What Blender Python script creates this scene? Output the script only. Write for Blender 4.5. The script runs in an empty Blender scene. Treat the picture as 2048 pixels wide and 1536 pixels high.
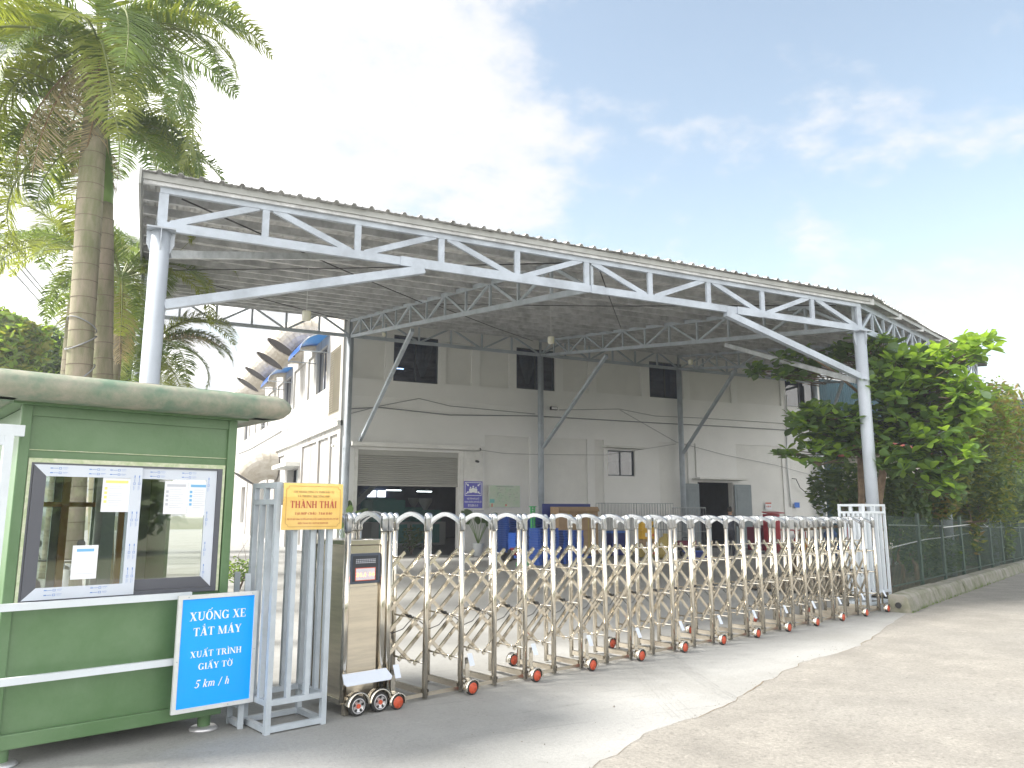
import bpy, bmesh, math, random, unicodedata
from mathutils import Vector, Matrix, Euler
random.seed(7)
R = math.radians
sc = bpy.context.scene
# ------------------------------------------------------------------ camera, world, sun, exposure
FPX, PITCH, YAW, EYE = 1538.0, R(9.5), R(64), 1.55
cam_d = bpy.data.cameras.new('camera'); cam = bpy.data.objects.new('camera', cam_d)
sc.collection.objects.link(cam); sc.camera = cam
cam.location = (0, 0, EYE); cam.rotation_euler = (R(90) + PITCH, 0, YAW - R(90))
cam_d.sensor_width = 36; cam_d.lens = FPX / 2048 * 36; cam_d.clip_end = 2000; cam_d.clip_start = .05
W = bpy.data.worlds.new('World'); sc.world = W; W.use_nodes = True
SUN_ROT, SUN_EL = R(-72), R(43)
def ray0(px, py):
    u, v = px - 1024, 768 - py; f = FPX * math.cos(PITCH) - v * math.sin(PITCH); up = FPX * math.sin(PITCH) + v * math.cos(PITCH)
    return Vector((math.cos(YAW) * f + math.sin(YAW) * u, math.sin(YAW) * f - math.cos(YAW) * u, up)).normalized()
def build_world():
    nt = W.node_tree; N = nt.nodes; L = nt.links; N.clear()
    out = N.new('ShaderNodeOutputWorld'); bg = N.new('ShaderNodeBackground'); bg.inputs[1].default_value = .12
    sky = N.new('ShaderNodeTexSky'); sky.sky_type = 'NISHITA'; sky.sun_disc = False
    sky.sun_elevation = SUN_EL; sky.sun_rotation = SUN_ROT; sky.air_density = 1.0; sky.dust_density = 1.2; sky.ozone_density = 1.0
    tc = N.new('ShaderNodeTexCoord'); nrm = N.new('ShaderNodeVectorMath'); nrm.operation = 'NORMALIZE'
    L.new(tc.outputs['Generated'], nrm.inputs[0])
    sep = N.new('ShaderNodeSeparateXYZ'); L.new(nrm.outputs[0], sep.inputs[0])
    def math_(op, a, b=None, clamp=False):
        m = N.new('ShaderNodeMath'); m.operation = op; m.use_clamp = clamp
        for i, v in enumerate((a, b)):
            if v is None: continue
            if isinstance(v, (int, float)): m.inputs[i].default_value = v
            else: L.new(v, m.inputs[i])
        return m.outputs[0]
    # project the direction on a cloud layer so clouds flatten towards the horizon
    zz = math_('ADD', math_('MAXIMUM', sep.outputs[2], 0.0), .22)
    comb = N.new('ShaderNodeCombineXYZ')
    L.new(math_('DIVIDE', sep.outputs[0], zz), comb.inputs[0]); L.new(math_('DIVIDE', sep.outputs[1], zz), comb.inputs[1])
    n1 = N.new('ShaderNodeTexNoise'); n1.inputs['Scale'].default_value = 1.9; n1.inputs['Detail'].default_value = 9; n1.inputs['Roughness'].default_value = .58; n1.inputs['Distortion'].default_value = .35
    n2 = N.new('ShaderNodeTexNoise'); n2.inputs['Scale'].default_value = 5.5; n2.inputs['Detail'].default_value = 8; n2.inputs['Roughness'].default_value = .62
    L.new(comb.outputs[0], n1.inputs['Vector']); L.new(comb.outputs[0], n2.inputs['Vector'])
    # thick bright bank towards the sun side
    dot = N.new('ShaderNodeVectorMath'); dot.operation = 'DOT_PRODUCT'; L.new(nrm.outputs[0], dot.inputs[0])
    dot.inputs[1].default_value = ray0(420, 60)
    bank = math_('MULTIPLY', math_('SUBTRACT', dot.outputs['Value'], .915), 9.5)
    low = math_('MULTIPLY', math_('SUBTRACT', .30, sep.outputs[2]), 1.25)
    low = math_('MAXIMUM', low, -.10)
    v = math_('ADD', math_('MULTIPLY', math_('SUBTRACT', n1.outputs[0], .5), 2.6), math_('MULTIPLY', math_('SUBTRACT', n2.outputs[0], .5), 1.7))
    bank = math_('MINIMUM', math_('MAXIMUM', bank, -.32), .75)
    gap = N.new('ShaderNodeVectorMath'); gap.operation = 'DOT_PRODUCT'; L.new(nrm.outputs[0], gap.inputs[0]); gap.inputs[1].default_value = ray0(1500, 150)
    rest = math_('MULTIPLY', math_('SUBTRACT', .72, gap.outputs['Value'], True), 1.4)   # beyond the blue gap, bright cloud is added out of view as fill light
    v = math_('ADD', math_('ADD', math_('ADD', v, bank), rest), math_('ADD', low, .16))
    mr = N.new('ShaderNodeMapRange'); mr.interpolation_type = 'SMOOTHSTEP'; mr.inputs[1].default_value = -.20; mr.inputs[2].default_value = .42
    mr.inputs[3].default_value = .04; mr.inputs[4].default_value = .97
    L.new(v, mr.inputs[0])
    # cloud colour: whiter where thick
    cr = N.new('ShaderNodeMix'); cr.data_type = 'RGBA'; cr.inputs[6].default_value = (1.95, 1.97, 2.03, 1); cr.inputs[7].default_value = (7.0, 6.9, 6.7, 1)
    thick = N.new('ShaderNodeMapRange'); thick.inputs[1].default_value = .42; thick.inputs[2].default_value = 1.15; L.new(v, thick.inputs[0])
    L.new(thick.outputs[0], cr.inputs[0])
    hs = N.new('ShaderNodeVectorMath'); hs.operation = 'MULTIPLY'; hs.inputs[1].default_value = (.85, .73, .575); L.new(sky.outputs[0], hs.inputs[0])
    mix = N.new('ShaderNodeMix'); mix.data_type = 'RGBA'
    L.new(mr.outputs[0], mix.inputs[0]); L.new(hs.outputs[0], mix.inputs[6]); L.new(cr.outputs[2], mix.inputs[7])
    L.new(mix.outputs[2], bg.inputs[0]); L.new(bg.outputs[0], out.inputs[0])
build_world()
sun_d = bpy.data.lights.new('sun', 'SUN'); sun = bpy.data.objects.new('sun', sun_d); sc.collection.objects.link(sun)
sun_d.energy = 2.4; sun_d.angle = R(12); sun_d.color = (1, .95, .87)
sdir = Vector((math.sin(SUN_ROT) * math.cos(SUN_EL), math.cos(SUN_ROT) * math.cos(SUN_EL), math.sin(SUN_EL)))
sun.rotation_euler = sdir.to_track_quat('Z', 'Y').to_euler(); sun.location = (0, 0, 40)
sc.view_settings.view_transform = 'Standard'; sc.view_settings.look = 'None'; sc.view_settings.gamma = 1
sc.view_settings.use_curve_mapping = False; sc.view_settings.exposure = 2.08
sc.cycles.max_bounces = 8; sc.cycles.glossy_bounces = 4; sc.cycles.transparent_max_bounces = 12

# ------------------------------------------------------------------ survey helpers: sight lines from the photograph onto real planes
V = Vector; ZUP = V((0, 0, 1))
def ray(px, py):
    u, v = px - 1024, 768 - py
    f = FPX * math.cos(PITCH) - v * math.sin(PITCH); up = FPX * math.sin(PITCH) + v * math.cos(PITCH)
    return V((math.cos(YAW) * f + math.sin(YAW) * u, math.sin(YAW) * f - math.cos(YAW) * u, up))
O = V((0, 0, EYE))
def gz(x, y):
    inner = (x - 10.9) * -.425 + (y - 8.6) * .905      # metres inside the kerb line
    return -.017 * max(0, (x - 12) * .9 + (y - 9.5) * .43) * min(1, max(0, (7 - inner) / 4))
def G(px, py, z=0):
    d = ray(px, py)
    for _ in range(40):
        p = O + d * ((z - EYE) / d.z); z2 = gz(p.x, p.y)
        z = z2
    return p
def onplane(px, py, pt, n):
    d = ray(px, py); return O + d * ((V(pt) - O).dot(n) / d.dot(n))
def Yp(px, py, Y): return onplane(px, py, (0, Y, 0), V((0, 1, 0)))
def Xp(px, py, X): return onplane(px, py, (X, 0, 0), V((1, 0, 0)))
def PD(px, py, D):
    d = ray(px, py); return O + d * (D / math.hypot(d.x, d.y))

# ------------------------------------------------------------------ materials
MAT = {}
def mat(name, col, rough=.6, metal=0, var=.0, scale=6, bump=0, bscale=40, col2=None, trans=0, emit=None, estr=1, alpha=1, stretch=None, spec=.5, lo=.4, hi=.65, detail=6):
    m = bpy.data.materials.new(name); m.use_nodes = True; nt = m.node_tree; N = nt.nodes; L = nt.links
    b = N['Principled BSDF']; c4 = (*col, 1); b.inputs['Base Color'].default_value = c4
    b.inputs['Roughness'].default_value = rough; b.inputs['Metallic'].default_value = metal; b.inputs['Specular IOR Level'].default_value = spec
    tc = N.new('ShaderNodeTexCoord'); src = tc.outputs['Object']
    if stretch:
        mp = N.new('ShaderNodeMapping'); mp.inputs['Scale'].default_value = stretch; L.new(src, mp.inputs[0]); src = mp.outputs[0]
    if var or col2:
        n = N.new('ShaderNodeTexNoise'); n.inputs['Scale'].default_value = scale; n.inputs['Detail'].default_value = detail; n.inputs['Roughness'].default_value = .65
        L.new(src, n.inputs['Vector'])
        mr = N.new('ShaderNodeMapRange'); mr.inputs[1].default_value = lo; mr.inputs[2].default_value = hi; L.new(n.outputs[0], mr.inputs[0])
        mx = N.new('ShaderNodeMix'); mx.data_type = 'RGBA'; L.new(mr.outputs[0], mx.inputs[0])
        c2 = col2 if col2 else tuple(max(0, x * (1 - var)) for x in col)
        mx.inputs[6].default_value = c4; mx.inputs[7].default_value = (*c2, 1); L.new(mx.outputs[2], b.inputs['Base Color'])
        mr2 = N.new('ShaderNodeMapRange'); mr2.inputs[3].default_value = rough * .85; mr2.inputs[4].default_value = min(1, rough * 1.2); L.new(n.outputs[0], mr2.inputs[0]); L.new(mr2.outputs[0], b.inputs['Roughness'])
    if bump:
        n = N.new('ShaderNodeTexNoise'); n.inputs['Scale'].default_value = bscale; n.inputs['Detail'].default_value = 5; L.new(src, n.inputs['Vector'])
        bp = N.new('ShaderNodeBump'); bp.inputs['Strength'].default_value = bump; bp.inputs['Distance'].default_value = .01
        L.new(n.outputs[0], bp.inputs['Height']); L.new(bp.outputs[0], b.inputs['Normal'])
    if trans:   # leaves: light passes through
        o = N['Material Output']; tr = N.new('ShaderNodeBsdfTranslucent'); ms = N.new('ShaderNodeMixShader'); ms.inputs[0].default_value = trans
        tcol = tuple(min(1, x * 1.5) for x in col); tr.inputs[0].default_value = (tcol[0] * 1.15, tcol[1] * 1.1, tcol[2] * .5, 1)
        L.new(b.outputs[0], ms.inputs[1]); L.new(tr.outputs[0], ms.inputs[2]); L.new(ms.outputs[0], o.inputs[0])
    if emit: b.inputs['Emission Color'].default_value = (*emit, 1); b.inputs['Emission Strength'].default_value = estr
    MAT[name] = m; return m
def glass_mat(name, tint, refl=.25, rough=.02, dark=0.5):
    m = bpy.data.materials.new(name); m.use_nodes = True; nt = m.node_tree; N = nt.nodes; L = nt.links; N.remove(N['Principled BSDF'])
    o = N['Material Output']; t = N.new('ShaderNodeBsdfTransparent'); t.inputs[0].default_value = (*tint, 1)
    g = N.new('ShaderNodeBsdfGlossy'); g.inputs[1].default_value = rough
    f = N.new('ShaderNodeFresnel'); f.inputs[0].default_value = 1.5
    a = N.new('ShaderNodeMath'); a.operation = 'ADD'; a.inputs[1].default_value = refl; a.use_clamp = True; L.new(f.outputs[0], a.inputs[0])
    ms = N.new('ShaderNodeMixShader'); L.new(a.outputs[0], ms.inputs[0]); L.new(t.outputs[0], ms.inputs[1]); L.new(g.outputs[0], ms.inputs[2]); L.new(ms.outputs[0], o.inputs[0])
    MAT[name] = m; return m
mat('steel_paint', (.40, .45, .52), .42, 0, .28, 2.2, .12, 60, stretch=(1, 1, 1))
mat('steel_dull', (.40, .45, .50), .5, 0, .25, 2.2, .1, 50)
mat('galv', (.50, .53, .55), .45, .15, .35, 4, .1, 50)
mat('col_white', (.38, .42, .475), .38, 0, .10, 2, .06, 40)
mat('roof_metal', (.66, .66, .655), .5, .15, .4, 3, .1, 30, stretch=(1, .25, 1))
mat('roof_under', (.55, .56, .57), .55, .2, .4, 3)
mat('flashing', (.36, .37, .36), .5, .1, .2, 2)
mat('chrome', (.74, .69, .60), .16, 1, .10, 5, .03, 30, stretch=(1, 1, .3))
mat('brushed', (.76, .69, .58), .30, 1, .18, 4, .06, 90, stretch=(.5, .5, 6))
mat('chrome_cap', (.50, .52, .54), .26, 1)
mat('dark_panel', (.03, .035, .045), .25, 0)
mat('navy_frame', (.045, .06, .09), .35)
mat('rubber', (.035, .035, .035), .7)
mat('hub_red', (.55, .09, .04), .4)
mat('rim_grey', (.62, .62, .64), .35, .6)
mat('cage_grey', (.44, .49, .54), .4, 0, .16, 5, .08, 50)
mat('cage_white', (.62, .67, .72), .38, 0, .08, 4, .05, 50)
mat('green_paint', (.085, .17, .07), .36, 0, col2=(.125, .215, .11), scale=1.7, bump=.12, bscale=30)
mat('green_dusty', (.13, .20, .14), .65, 0, col2=(.34, .31, .25), scale=5, bump=.25, bscale=40, lo=.35, hi=.7)
mat('roof_dusty', (.34, .29, .23), .9, 0, col2=(.22, .21, .16), scale=6, bump=.3, bscale=40)
mat('cream_edge', (.42, .50, .30), .6, 0, col2=(.60, .62, .48), scale=25)
mat('film_white', (.60, .65, .74), .3, 0, .05, 3)
mat('film_blue', (.12, .25, .58), .5)
mat('alu_dark', (.085, .09, .11), .4)
mat('sign_blue', (.0, .36, .98), .3, 0, .04, 2)
mat('sign_white', (.84, .86, .86), .5)
mat('sign_frame', (.68, .70, .71), .4, .2, .1, 8)
mat('gold', (.78, .52, .15), .28, .35, col2=(.86, .62, .24), scale=3)
mat('gold_border', (.35, .17, .05), .5)
mat('gold_red', (.42, .07, .05), .45)
mat('gold_brown', (.30, .17, .08), .5)
mat('wall_white', (.80, .80, .785), .85, 0, col2=(.74, .745, .73), scale=.9, bump=.15, bscale=25, lo=.35, hi=.75)
mat('panel_wall', (.74, .74, .715), .85, 0, .07, 1.2, .12, 30)
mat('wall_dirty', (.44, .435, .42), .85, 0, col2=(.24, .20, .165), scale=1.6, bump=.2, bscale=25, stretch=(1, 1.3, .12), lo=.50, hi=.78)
mat('trim_white', (.72, .72, .69), .7, 0, .12, 3)
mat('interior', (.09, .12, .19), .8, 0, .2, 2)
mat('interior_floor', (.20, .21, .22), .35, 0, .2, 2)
mat('shutter', (.37, .37, .34), .5, .1, .12, 4, stretch=(.3, 1, 4))
mat('louvre', (.38, .34, .25), .5, .1, .2, 5)
mat('frame_dark', (.03, .045, .07), .4)
mat('curtain', (.42, .43, .42), .9, 0, .2, 8)
mat('duct', (.48, .455, .41), .5, .1, col2=(.34, .30, .24), scale=2.2, bump=.1, bscale=20)
mat('duct_dark', (.035, .03, .035), .7, 0, .3, 20)
mat('awning_blue', (.02, .11, .50), .3, 0, trans=.2)
mat('teal', (.006, .055, .08), .45, .15, .25, 2, stretch=(1, 1, .2))
mat('machine_teal', (.03, .20, .18), .45); mat('machine_grey', (.30, .33, .33), .5); mat('machine_dark', (.03, .05, .06), .5)
mat('door_grey', (.20, .24, .26), .5, 0, .12, 4)
mat('tube_lit', (.9, .95, 1), .5, emit=(.85, .95, 1), estr=2.5)
mat('window_lit', (.7, .75, .8), .5, emit=(.8, .9, 1), estr=.5); mat('lamp_white', (.72, .72, .68), .4, trans=.2)
mat('black', (.02, .02, .022), .5); mat('cable_grey', (.22, .23, .24), .6); mat('cable_light', (.6, .62, .62), .5)
mat('concrete_pale', (.50, .51, .51), .8, 0, col2=(.42, .42, .41), scale=.9, bump=.18, bscale=45, lo=.35, hi=.75)
mat('kerb', (.25, .24, .21), .95, 0, col2=(.12, .13, .07), scale=2.6, bump=.6, bscale=30)
mat('soil', (.13, .10, .07), 1, 0, col2=(.22, .18, .12), scale=9, bump=.8, bscale=25)
mat('litter', (.24, .15, .08), .9, 0, .5, 3)
mat('fence_green', (.045, .085, .065), .5, 0, .3, 6)
mat('pallet_blue', (.012, .085, .42), .45, 0, .15, 5)
mat('crate_navy', (.015, .03, .20), .5)
mat('cardboard', (.36, .25, .15), .85, 0, .15, 4)
mat('rack_green', (.04, .33, .10), .5); mat('red_gloss', (.42, .02, .035), .35, 0, .15, 3); mat('maroon', (.16, .012, .04), .45)
mat('yellow', (.70, .42, .03), .5, 0, .1, 4); mat('ochre', (.38, .30, .10), .8)
mat('orange', (.62, .30, .05), .55, 0, .1, 5); mat('pot_white', (.62, .65, .67), .35)
mat('water_blue', (.06, .14, .42), .15, 0, trans=.4); mat('lilac', (.10, .10, .48), .4)
mat('board_pale', (.50, .56, .46), .4, 0, col2=(.42, .55, .40), scale=5); mat('board_line', (.16, .2, .18), .6); mat('board_teal', (.16, .46, .44), .5); mat('red_mark', (.6, .08, .06), .5)
mat('skin', (.42, .25, .17), .6); mat('hair', (.012, .01, .01), .6); mat('cloth_dark', (.03, .035, .05), .85, 0, .3, 12); mat('cloth_mid', (.09, .10, .13), .85, 0, .3, 12); mat('mask_blue', (.18, .46, .60), .7); mat('paper', (.78, .80, .84), .7, 0, .04, 6)
mat('trunk_palm', (.30, .255, .20), .9, 0, col2=(.155, .165, .09), scale=1.6, bump=.5, bscale=30, stretch=(2, 2, .5))
mat('trunk_ring', (.15, .12, .09), .95); mat('crownshaft', (.14, .24, .05), .45, 0, .25, 2)
mat('frond_a', (.12, .18, .055), .5, trans=.38); mat('frond_b', (.20, .24, .055), .5, trans=.42); mat('frond_dry', (.36, .30, .20), .8, trans=.25, var=.4, scale=3)
mat('rachis', (.17, .20, .07), .5); mat('rachis_dry', (.20, .13, .07), .8)
mat('bark', (.23, .165, .11), .95, 0, .45, 8, .6, 30); mat('twig', (.12, .085, .06), .9)
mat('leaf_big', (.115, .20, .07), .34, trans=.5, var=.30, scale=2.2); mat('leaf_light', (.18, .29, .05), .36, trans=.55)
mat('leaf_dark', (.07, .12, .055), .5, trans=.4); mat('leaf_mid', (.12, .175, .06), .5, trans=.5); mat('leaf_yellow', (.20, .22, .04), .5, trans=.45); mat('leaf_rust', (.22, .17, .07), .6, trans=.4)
mat('wire', (.25, .27, .28), .6, .3); mat('mesh_wire', (.30, .32, .33), .5, .5); mat('roof_red', (.45, .10, .07), .7); mat('house_cream', (.60, .56, .48), .85)
mat('led_red', (.4, .02, .01), .4, emit=(1, .12, .03), estr=4); mat('led_grid', (.50, .52, .58), .4); mat('led_box', (.62, .58, .62), .4)
mat('interior_green', (.30, .36, .32), .7, 0, .15, 2); mat('label_blue', (.16, .42, .70), .5); mat('label_yellow', (.75, .72, .22), .5); mat('grey_text', (.45, .47, .52), .6); mat('poster_red', (.55, .15, .10), .6); mat('poster_blue', (.04, .17, .62), .5)
mat('moto_red', (.40, .02, .02), .3); mat('moto_white', (.68, .68, .66), .3); mat('moto_black', (.03, .03, .03), .4)
glass_mat('win_glass', (.20, .30, .48), .06); glass_mat('booth_glass', (.84, .90, .87), .20); glass_mat('blue_glass', (.20, .33, .48), .25)

def ground_material(name, c1, c2, c3, sc1, gritty, streak=0, pits=0):
    m = bpy.data.materials.new(name); m.use_nodes = True; nt = m.node_tree; N = nt.nodes; L = nt.links; b = N['Principled BSDF']
    g = N.new('ShaderNodeNewGeometry'); P = g.outputs['Position']
    def noise(s, d=6, r=.6, vec=None):
        n = N.new('ShaderNodeTexNoise'); n.inputs['Scale'].default_value = s; n.inputs['Detail'].default_value = d; n.inputs['Roughness'].default_value = r; L.new(vec or P, n.inputs['Vector']); return n.outputs[0]
    def rng(x, a, c, lo=0, hi=1):
        r = N.new('ShaderNodeMapRange'); r.inputs[1].default_value = a; r.inputs[2].default_value = c; r.inputs[3].default_value = lo; r.inputs[4].default_value = hi; L.new(x, r.inputs[0]); return r.outputs[0]
    def mix(f, a, c):
        x = N.new('ShaderNodeMix'); x.data_type = 'RGBA'
        L.new(f, x.inputs[0])
        for i, q in ((6, a), (7, c)):
            if isinstance(q, tuple): x.inputs[i].default_value = (*q, 1)
            else: L.new(q, x.inputs[i])
        return x.outputs[2]
    big = noise(sc1, 8, .62); col = mix(rng(big, .36, .66), c1, c2)
    col = mix(rng(noise(.35, 4), .45, .7, 0, .6), col, c3)
    fine = noise(38, 4, .7); col = mix(rng(fine, .35, .75, 0, gritty), col, tuple(x * .62 for x in c2))
    spk = rng(noise(15, 3, .75), .56, .68, 0, gritty * .8); col = mix(spk, col, tuple(x * .6 for x in c2)); spk2 = rng(noise(11, 3, .7), .60, .72, 0, gritty * .5); col = mix(spk2, col, tuple(min(1, x * 1.35) for x in c1))
    if pits:   # exposed aggregate: small dark stones
        vo = N.new('ShaderNodeTexVoronoi'); vo.inputs['Scale'].default_value = 26; L.new(P, vo.inputs['Vector'])
        a = rng(vo.outputs['Distance'], .10, .20, 1, 0); bb = rng(noise(3.2), .5, .62); mm = N.new('ShaderNodeMath'); mm.operation = 'MULTIPLY'; L.new(a, mm.inputs[0]); L.new(bb, mm.inputs[1])
        mm2 = N.new('ShaderNodeMath'); mm2.operation = 'MULTIPLY'; mm2.inputs[1].default_value = pits; L.new(mm.outputs[0], mm2.inputs[0]); col = mix(mm2.outputs[0], col, (.17, .15, .13))
    if streak:   # rubbed tyre and roller marks
        mp = N.new('ShaderNodeMapping'); mp.inputs['Rotation'].default_value = (0, 0, R(32)); mp.inputs['Scale'].default_value = (.35, 9, 1); L.new(P, mp.inputs[0])
        col = mix(rng(noise(1.0, 5, .7, mp.outputs[0]), .60, .74, 0, streak), col, tuple(x * .72 for x in c2))
    L.new(col, b.inputs['Base Color']); b.inputs['Roughness'].default_value = .85
    bp = N.new('ShaderNodeBump'); bp.inputs['Strength'].default_value = .5; bp.inputs['Distance'].default_value = .006 + gritty * .012
    L.new(fine, bp.inputs['Height']); L.new(bp.outputs[0], b.inputs['Normal']); MAT[name] = m
ground_material('apron', (.345, .345, .335), (.26, .262, .252), (.29, .28, .26), .7, .35, .75)
ground_material('road', (.315, .297, .265), (.215, .203, .182), (.27, .26, .24), 1.6, .7, 0, 1.0)
mat('scuff', (.255, .255, .25), .9); mat('grit', (.22, .20, .175), .95, 0, .6, 30)
ground_material('field', (.17, .16, .10), (.10, .13, .05), (.20, .17, .12), .5, .5)

# ------------------------------------------------------------------ mesh builder
class MB:
    def __init__(s): s.v = []; s.f = []; s.sm = []
    def add(s, vs, fs, smooth=False):
        b = len(s.v); s.v += [tuple(x) for x in vs]; s.f += [tuple(i + b for i in f) for f in fs]; s.sm += [smooth] * len(fs); return s
    def box(s, x0, x1, y0, y1, z0, z1):
        vs = [(x, y, z) for z in (z0, z1) for y in (y0, y1) for x in (x0, x1)]
        return s.add(vs, [(0, 2, 3, 1), (4, 5, 7, 6), (0, 1, 5, 4), (2, 6, 7, 3), (0, 4, 6, 2), (1, 3, 7, 5)])
    def obox(s, c, ax, ay, az):
        c = V(c); vs = [c + ax * i + ay * j + az * k for k in (-1, 1) for j in (-1, 1) for i in (-1, 1)]
        return s.add(vs, [(0, 2, 3, 1), (4, 5, 7, 6), (0, 1, 5, 4), (2, 6, 7, 3), (0, 4, 6, 2), (1, 3, 7, 5)])
    def bar(s, p0, p1, w, h=None, up=ZUP):
        p0, p1 = V(p0), V(p1); h = h or w; d = (p1 - p0); L = d.length; d.normalize()
        sd = d.cross(up)
        if sd.length < 1e-3: sd = d.cross(V((1, 0, 0)))
        sd.normalize(); u = sd.cross(d)
        return s.obox((p0 + p1) / 2, d * L / 2, sd * w / 2, u * h / 2)
    def tube(s, p0, p1, r, n=10, r2=None, caps=True, smooth=True): return s.path([p0, p1], [r, r if r2 is None else r2], n, caps, smooth)
    def path(s, pts, r, n=8, caps=True, smooth=True):
        pts = [V(p) for p in pts]; rs = r if isinstance(r, (list, tuple)) else [r] * len(pts); vs = []; prev = None
        for i, p in enumerate(pts):
            d = (pts[min(i + 1, len(pts) - 1)] - pts[max(i - 1, 0)]).normalized()
            a = d.cross(ZUP) if prev is None else prev - d * prev.dot(d)
            if a.length < 1e-3: a = d.cross(V((1, 0, 0)))
            a.normalize(); prev = a; b = d.cross(a)
            vs += [p + (a * math.cos(t) + b * math.sin(t)) * rs[i] for t in [2 * math.pi * k / n for k in range(n)]]
        fs = [(i * n + k, i * n + (k + 1) % n, (i + 1) * n + (k + 1) % n, (i + 1) * n + k) for i in range(len(pts) - 1) for k in range(n)]
        s.add(vs, fs, smooth)
        if caps: b = len(s.v) - len(vs); s.f += [tuple(b + k for k in range(n))[::-1], tuple(b + (len(pts) - 1) * n + k for k in range(n))]; s.sm += [False, False]
        return s
    def lathe(s, c, prof, n=20, axis=ZUP, smooth=True):
        axis = V(axis).normalized(); a = axis.cross(V((0, 0, 1)) if abs(axis.z) < .9 else V((1, 0, 0))).normalized(); b = axis.cross(a); c = V(c)
        vs = [c + axis * z + (a * math.cos(2 * math.pi * k / n) + b * math.sin(2 * math.pi * k / n)) * r for r, z in prof for k in range(n)]
        fs = [(i * n + k, i * n + (k + 1) % n, (i + 1) * n + (k + 1) % n, (i + 1) * n + k) for i in range(len(prof) - 1) for k in range(n)]
        return s.add(vs, fs, smooth)
    def quad(s, a, b, c, d): return s.add([a, b, c, d], [(0, 1, 2, 3)])
    def prism(s, poly, o, ax, ay, az, h):   # polygon in (ax, ay) at o, thickness h along az
        n = len(poly); o = V(o); lo = [o + ax * x + ay * y for x, y in poly]; hi = [p + az * h for p in lo]
        return s.add(lo + hi, [tuple(range(n))[::-1], tuple(range(n, 2 * n))] + [(i, (i + 1) % n, n + (i + 1) % n, n + i) for i in range(n)])
    def mesh(s, name, m):
        me = bpy.data.meshes.new(name); me.from_pydata(s.v, [], s.f); me.update()
        me.polygons.foreach_set('use_smooth', s.sm)
        for x in (m if isinstance(m, (list, tuple)) else [m]): me.materials.append(MAT[x])
        return me
    def build(s, name, m, parent=None, **kw): return obj(name, s.mesh(name, m), parent, **kw)
def obj(name, me, parent=None, loc=None, bevel=0, **kw):
    o = bpy.data.objects.new(name, me); sc.collection.objects.link(o)
    if parent: o.parent = parent
    if loc is not None: o.location = loc
    if bevel:
        b = o.modifiers.new('bevel', 'BEVEL'); b.width = bevel; b.segments = 2; b.limit_method = 'ANGLE'; b.harden_normals = False
    for k, v in kw.items(): o[k] = v
    return o
def thing(name, label, cat, loc=(0, 0, 0), rz=0, group=None):
    o = bpy.data.objects.new(name, None); sc.collection.objects.link(o); o.location = loc; o.rotation_euler = (0, 0, rz); o.empty_display_size = .1
    o['label'] = label; o['category'] = cat
    if group: o['group'] = group
    return o
def tag(o, label, cat, group=None):
    o['label'] = label; o['category'] = cat
    if group: o['group'] = group
    return o
def copy_tree(o, parent=None, label=None, loc=None):
    c = o.copy(); sc.collection.objects.link(c)
    if parent: c.parent = parent
    if label: c['label'] = label
    if loc is not None: c.location = loc
    for ch in list(o.children): copy_tree(ch, c)
    return c
DG, NG = V((.963, .269, 0)).normalized(), V((-.269, .963, 0)).normalized()   # along the gate, and behind it

# ------------------------------------------------------------------ mini serif lettering (flat print)
def ring(cx, cy, rx, ry, tw, th, a0=0, a1=360, n=28):
    polys = []
    for i in range(n):
        t0, t1 = R(a0 + (a1 - a0) * i / n), R(a0 + (a1 - a0) * (i + 1) / n)
        polys.append([(cx + rx * math.cos(t0), cy + ry * math.sin(t0)), (cx + rx * math.cos(t1), cy + ry * math.sin(t1)),
                      (cx + (rx - tw) * math.cos(t1), cy + (ry - th) * math.sin(t1)), (cx + (rx - tw) * math.cos(t0), cy + (ry - th) * math.sin(t0))])
    return polys
def rect(x0, y0, x1, y1): return [(x0, y0), (x1, y0), (x1, y1), (x0, y1)]
def slant(x0, y0, x1, y1, w): return [(x0, y0), (x0 + w, y0), (x1 + w, y1), (x1, y1)]
T_, t_, S_, s_ = .18, .07, .045, .07
def stem(x): return [rect(x, 0, x + T_, 1), rect(x - s_, 0, x + T_ + s_, S_), rect(x - s_, 1 - S_, x + T_ + s_, 1)]
def foot(x, w, y=0): return rect(x - s_, y, x + w + s_, y + S_)
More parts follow.
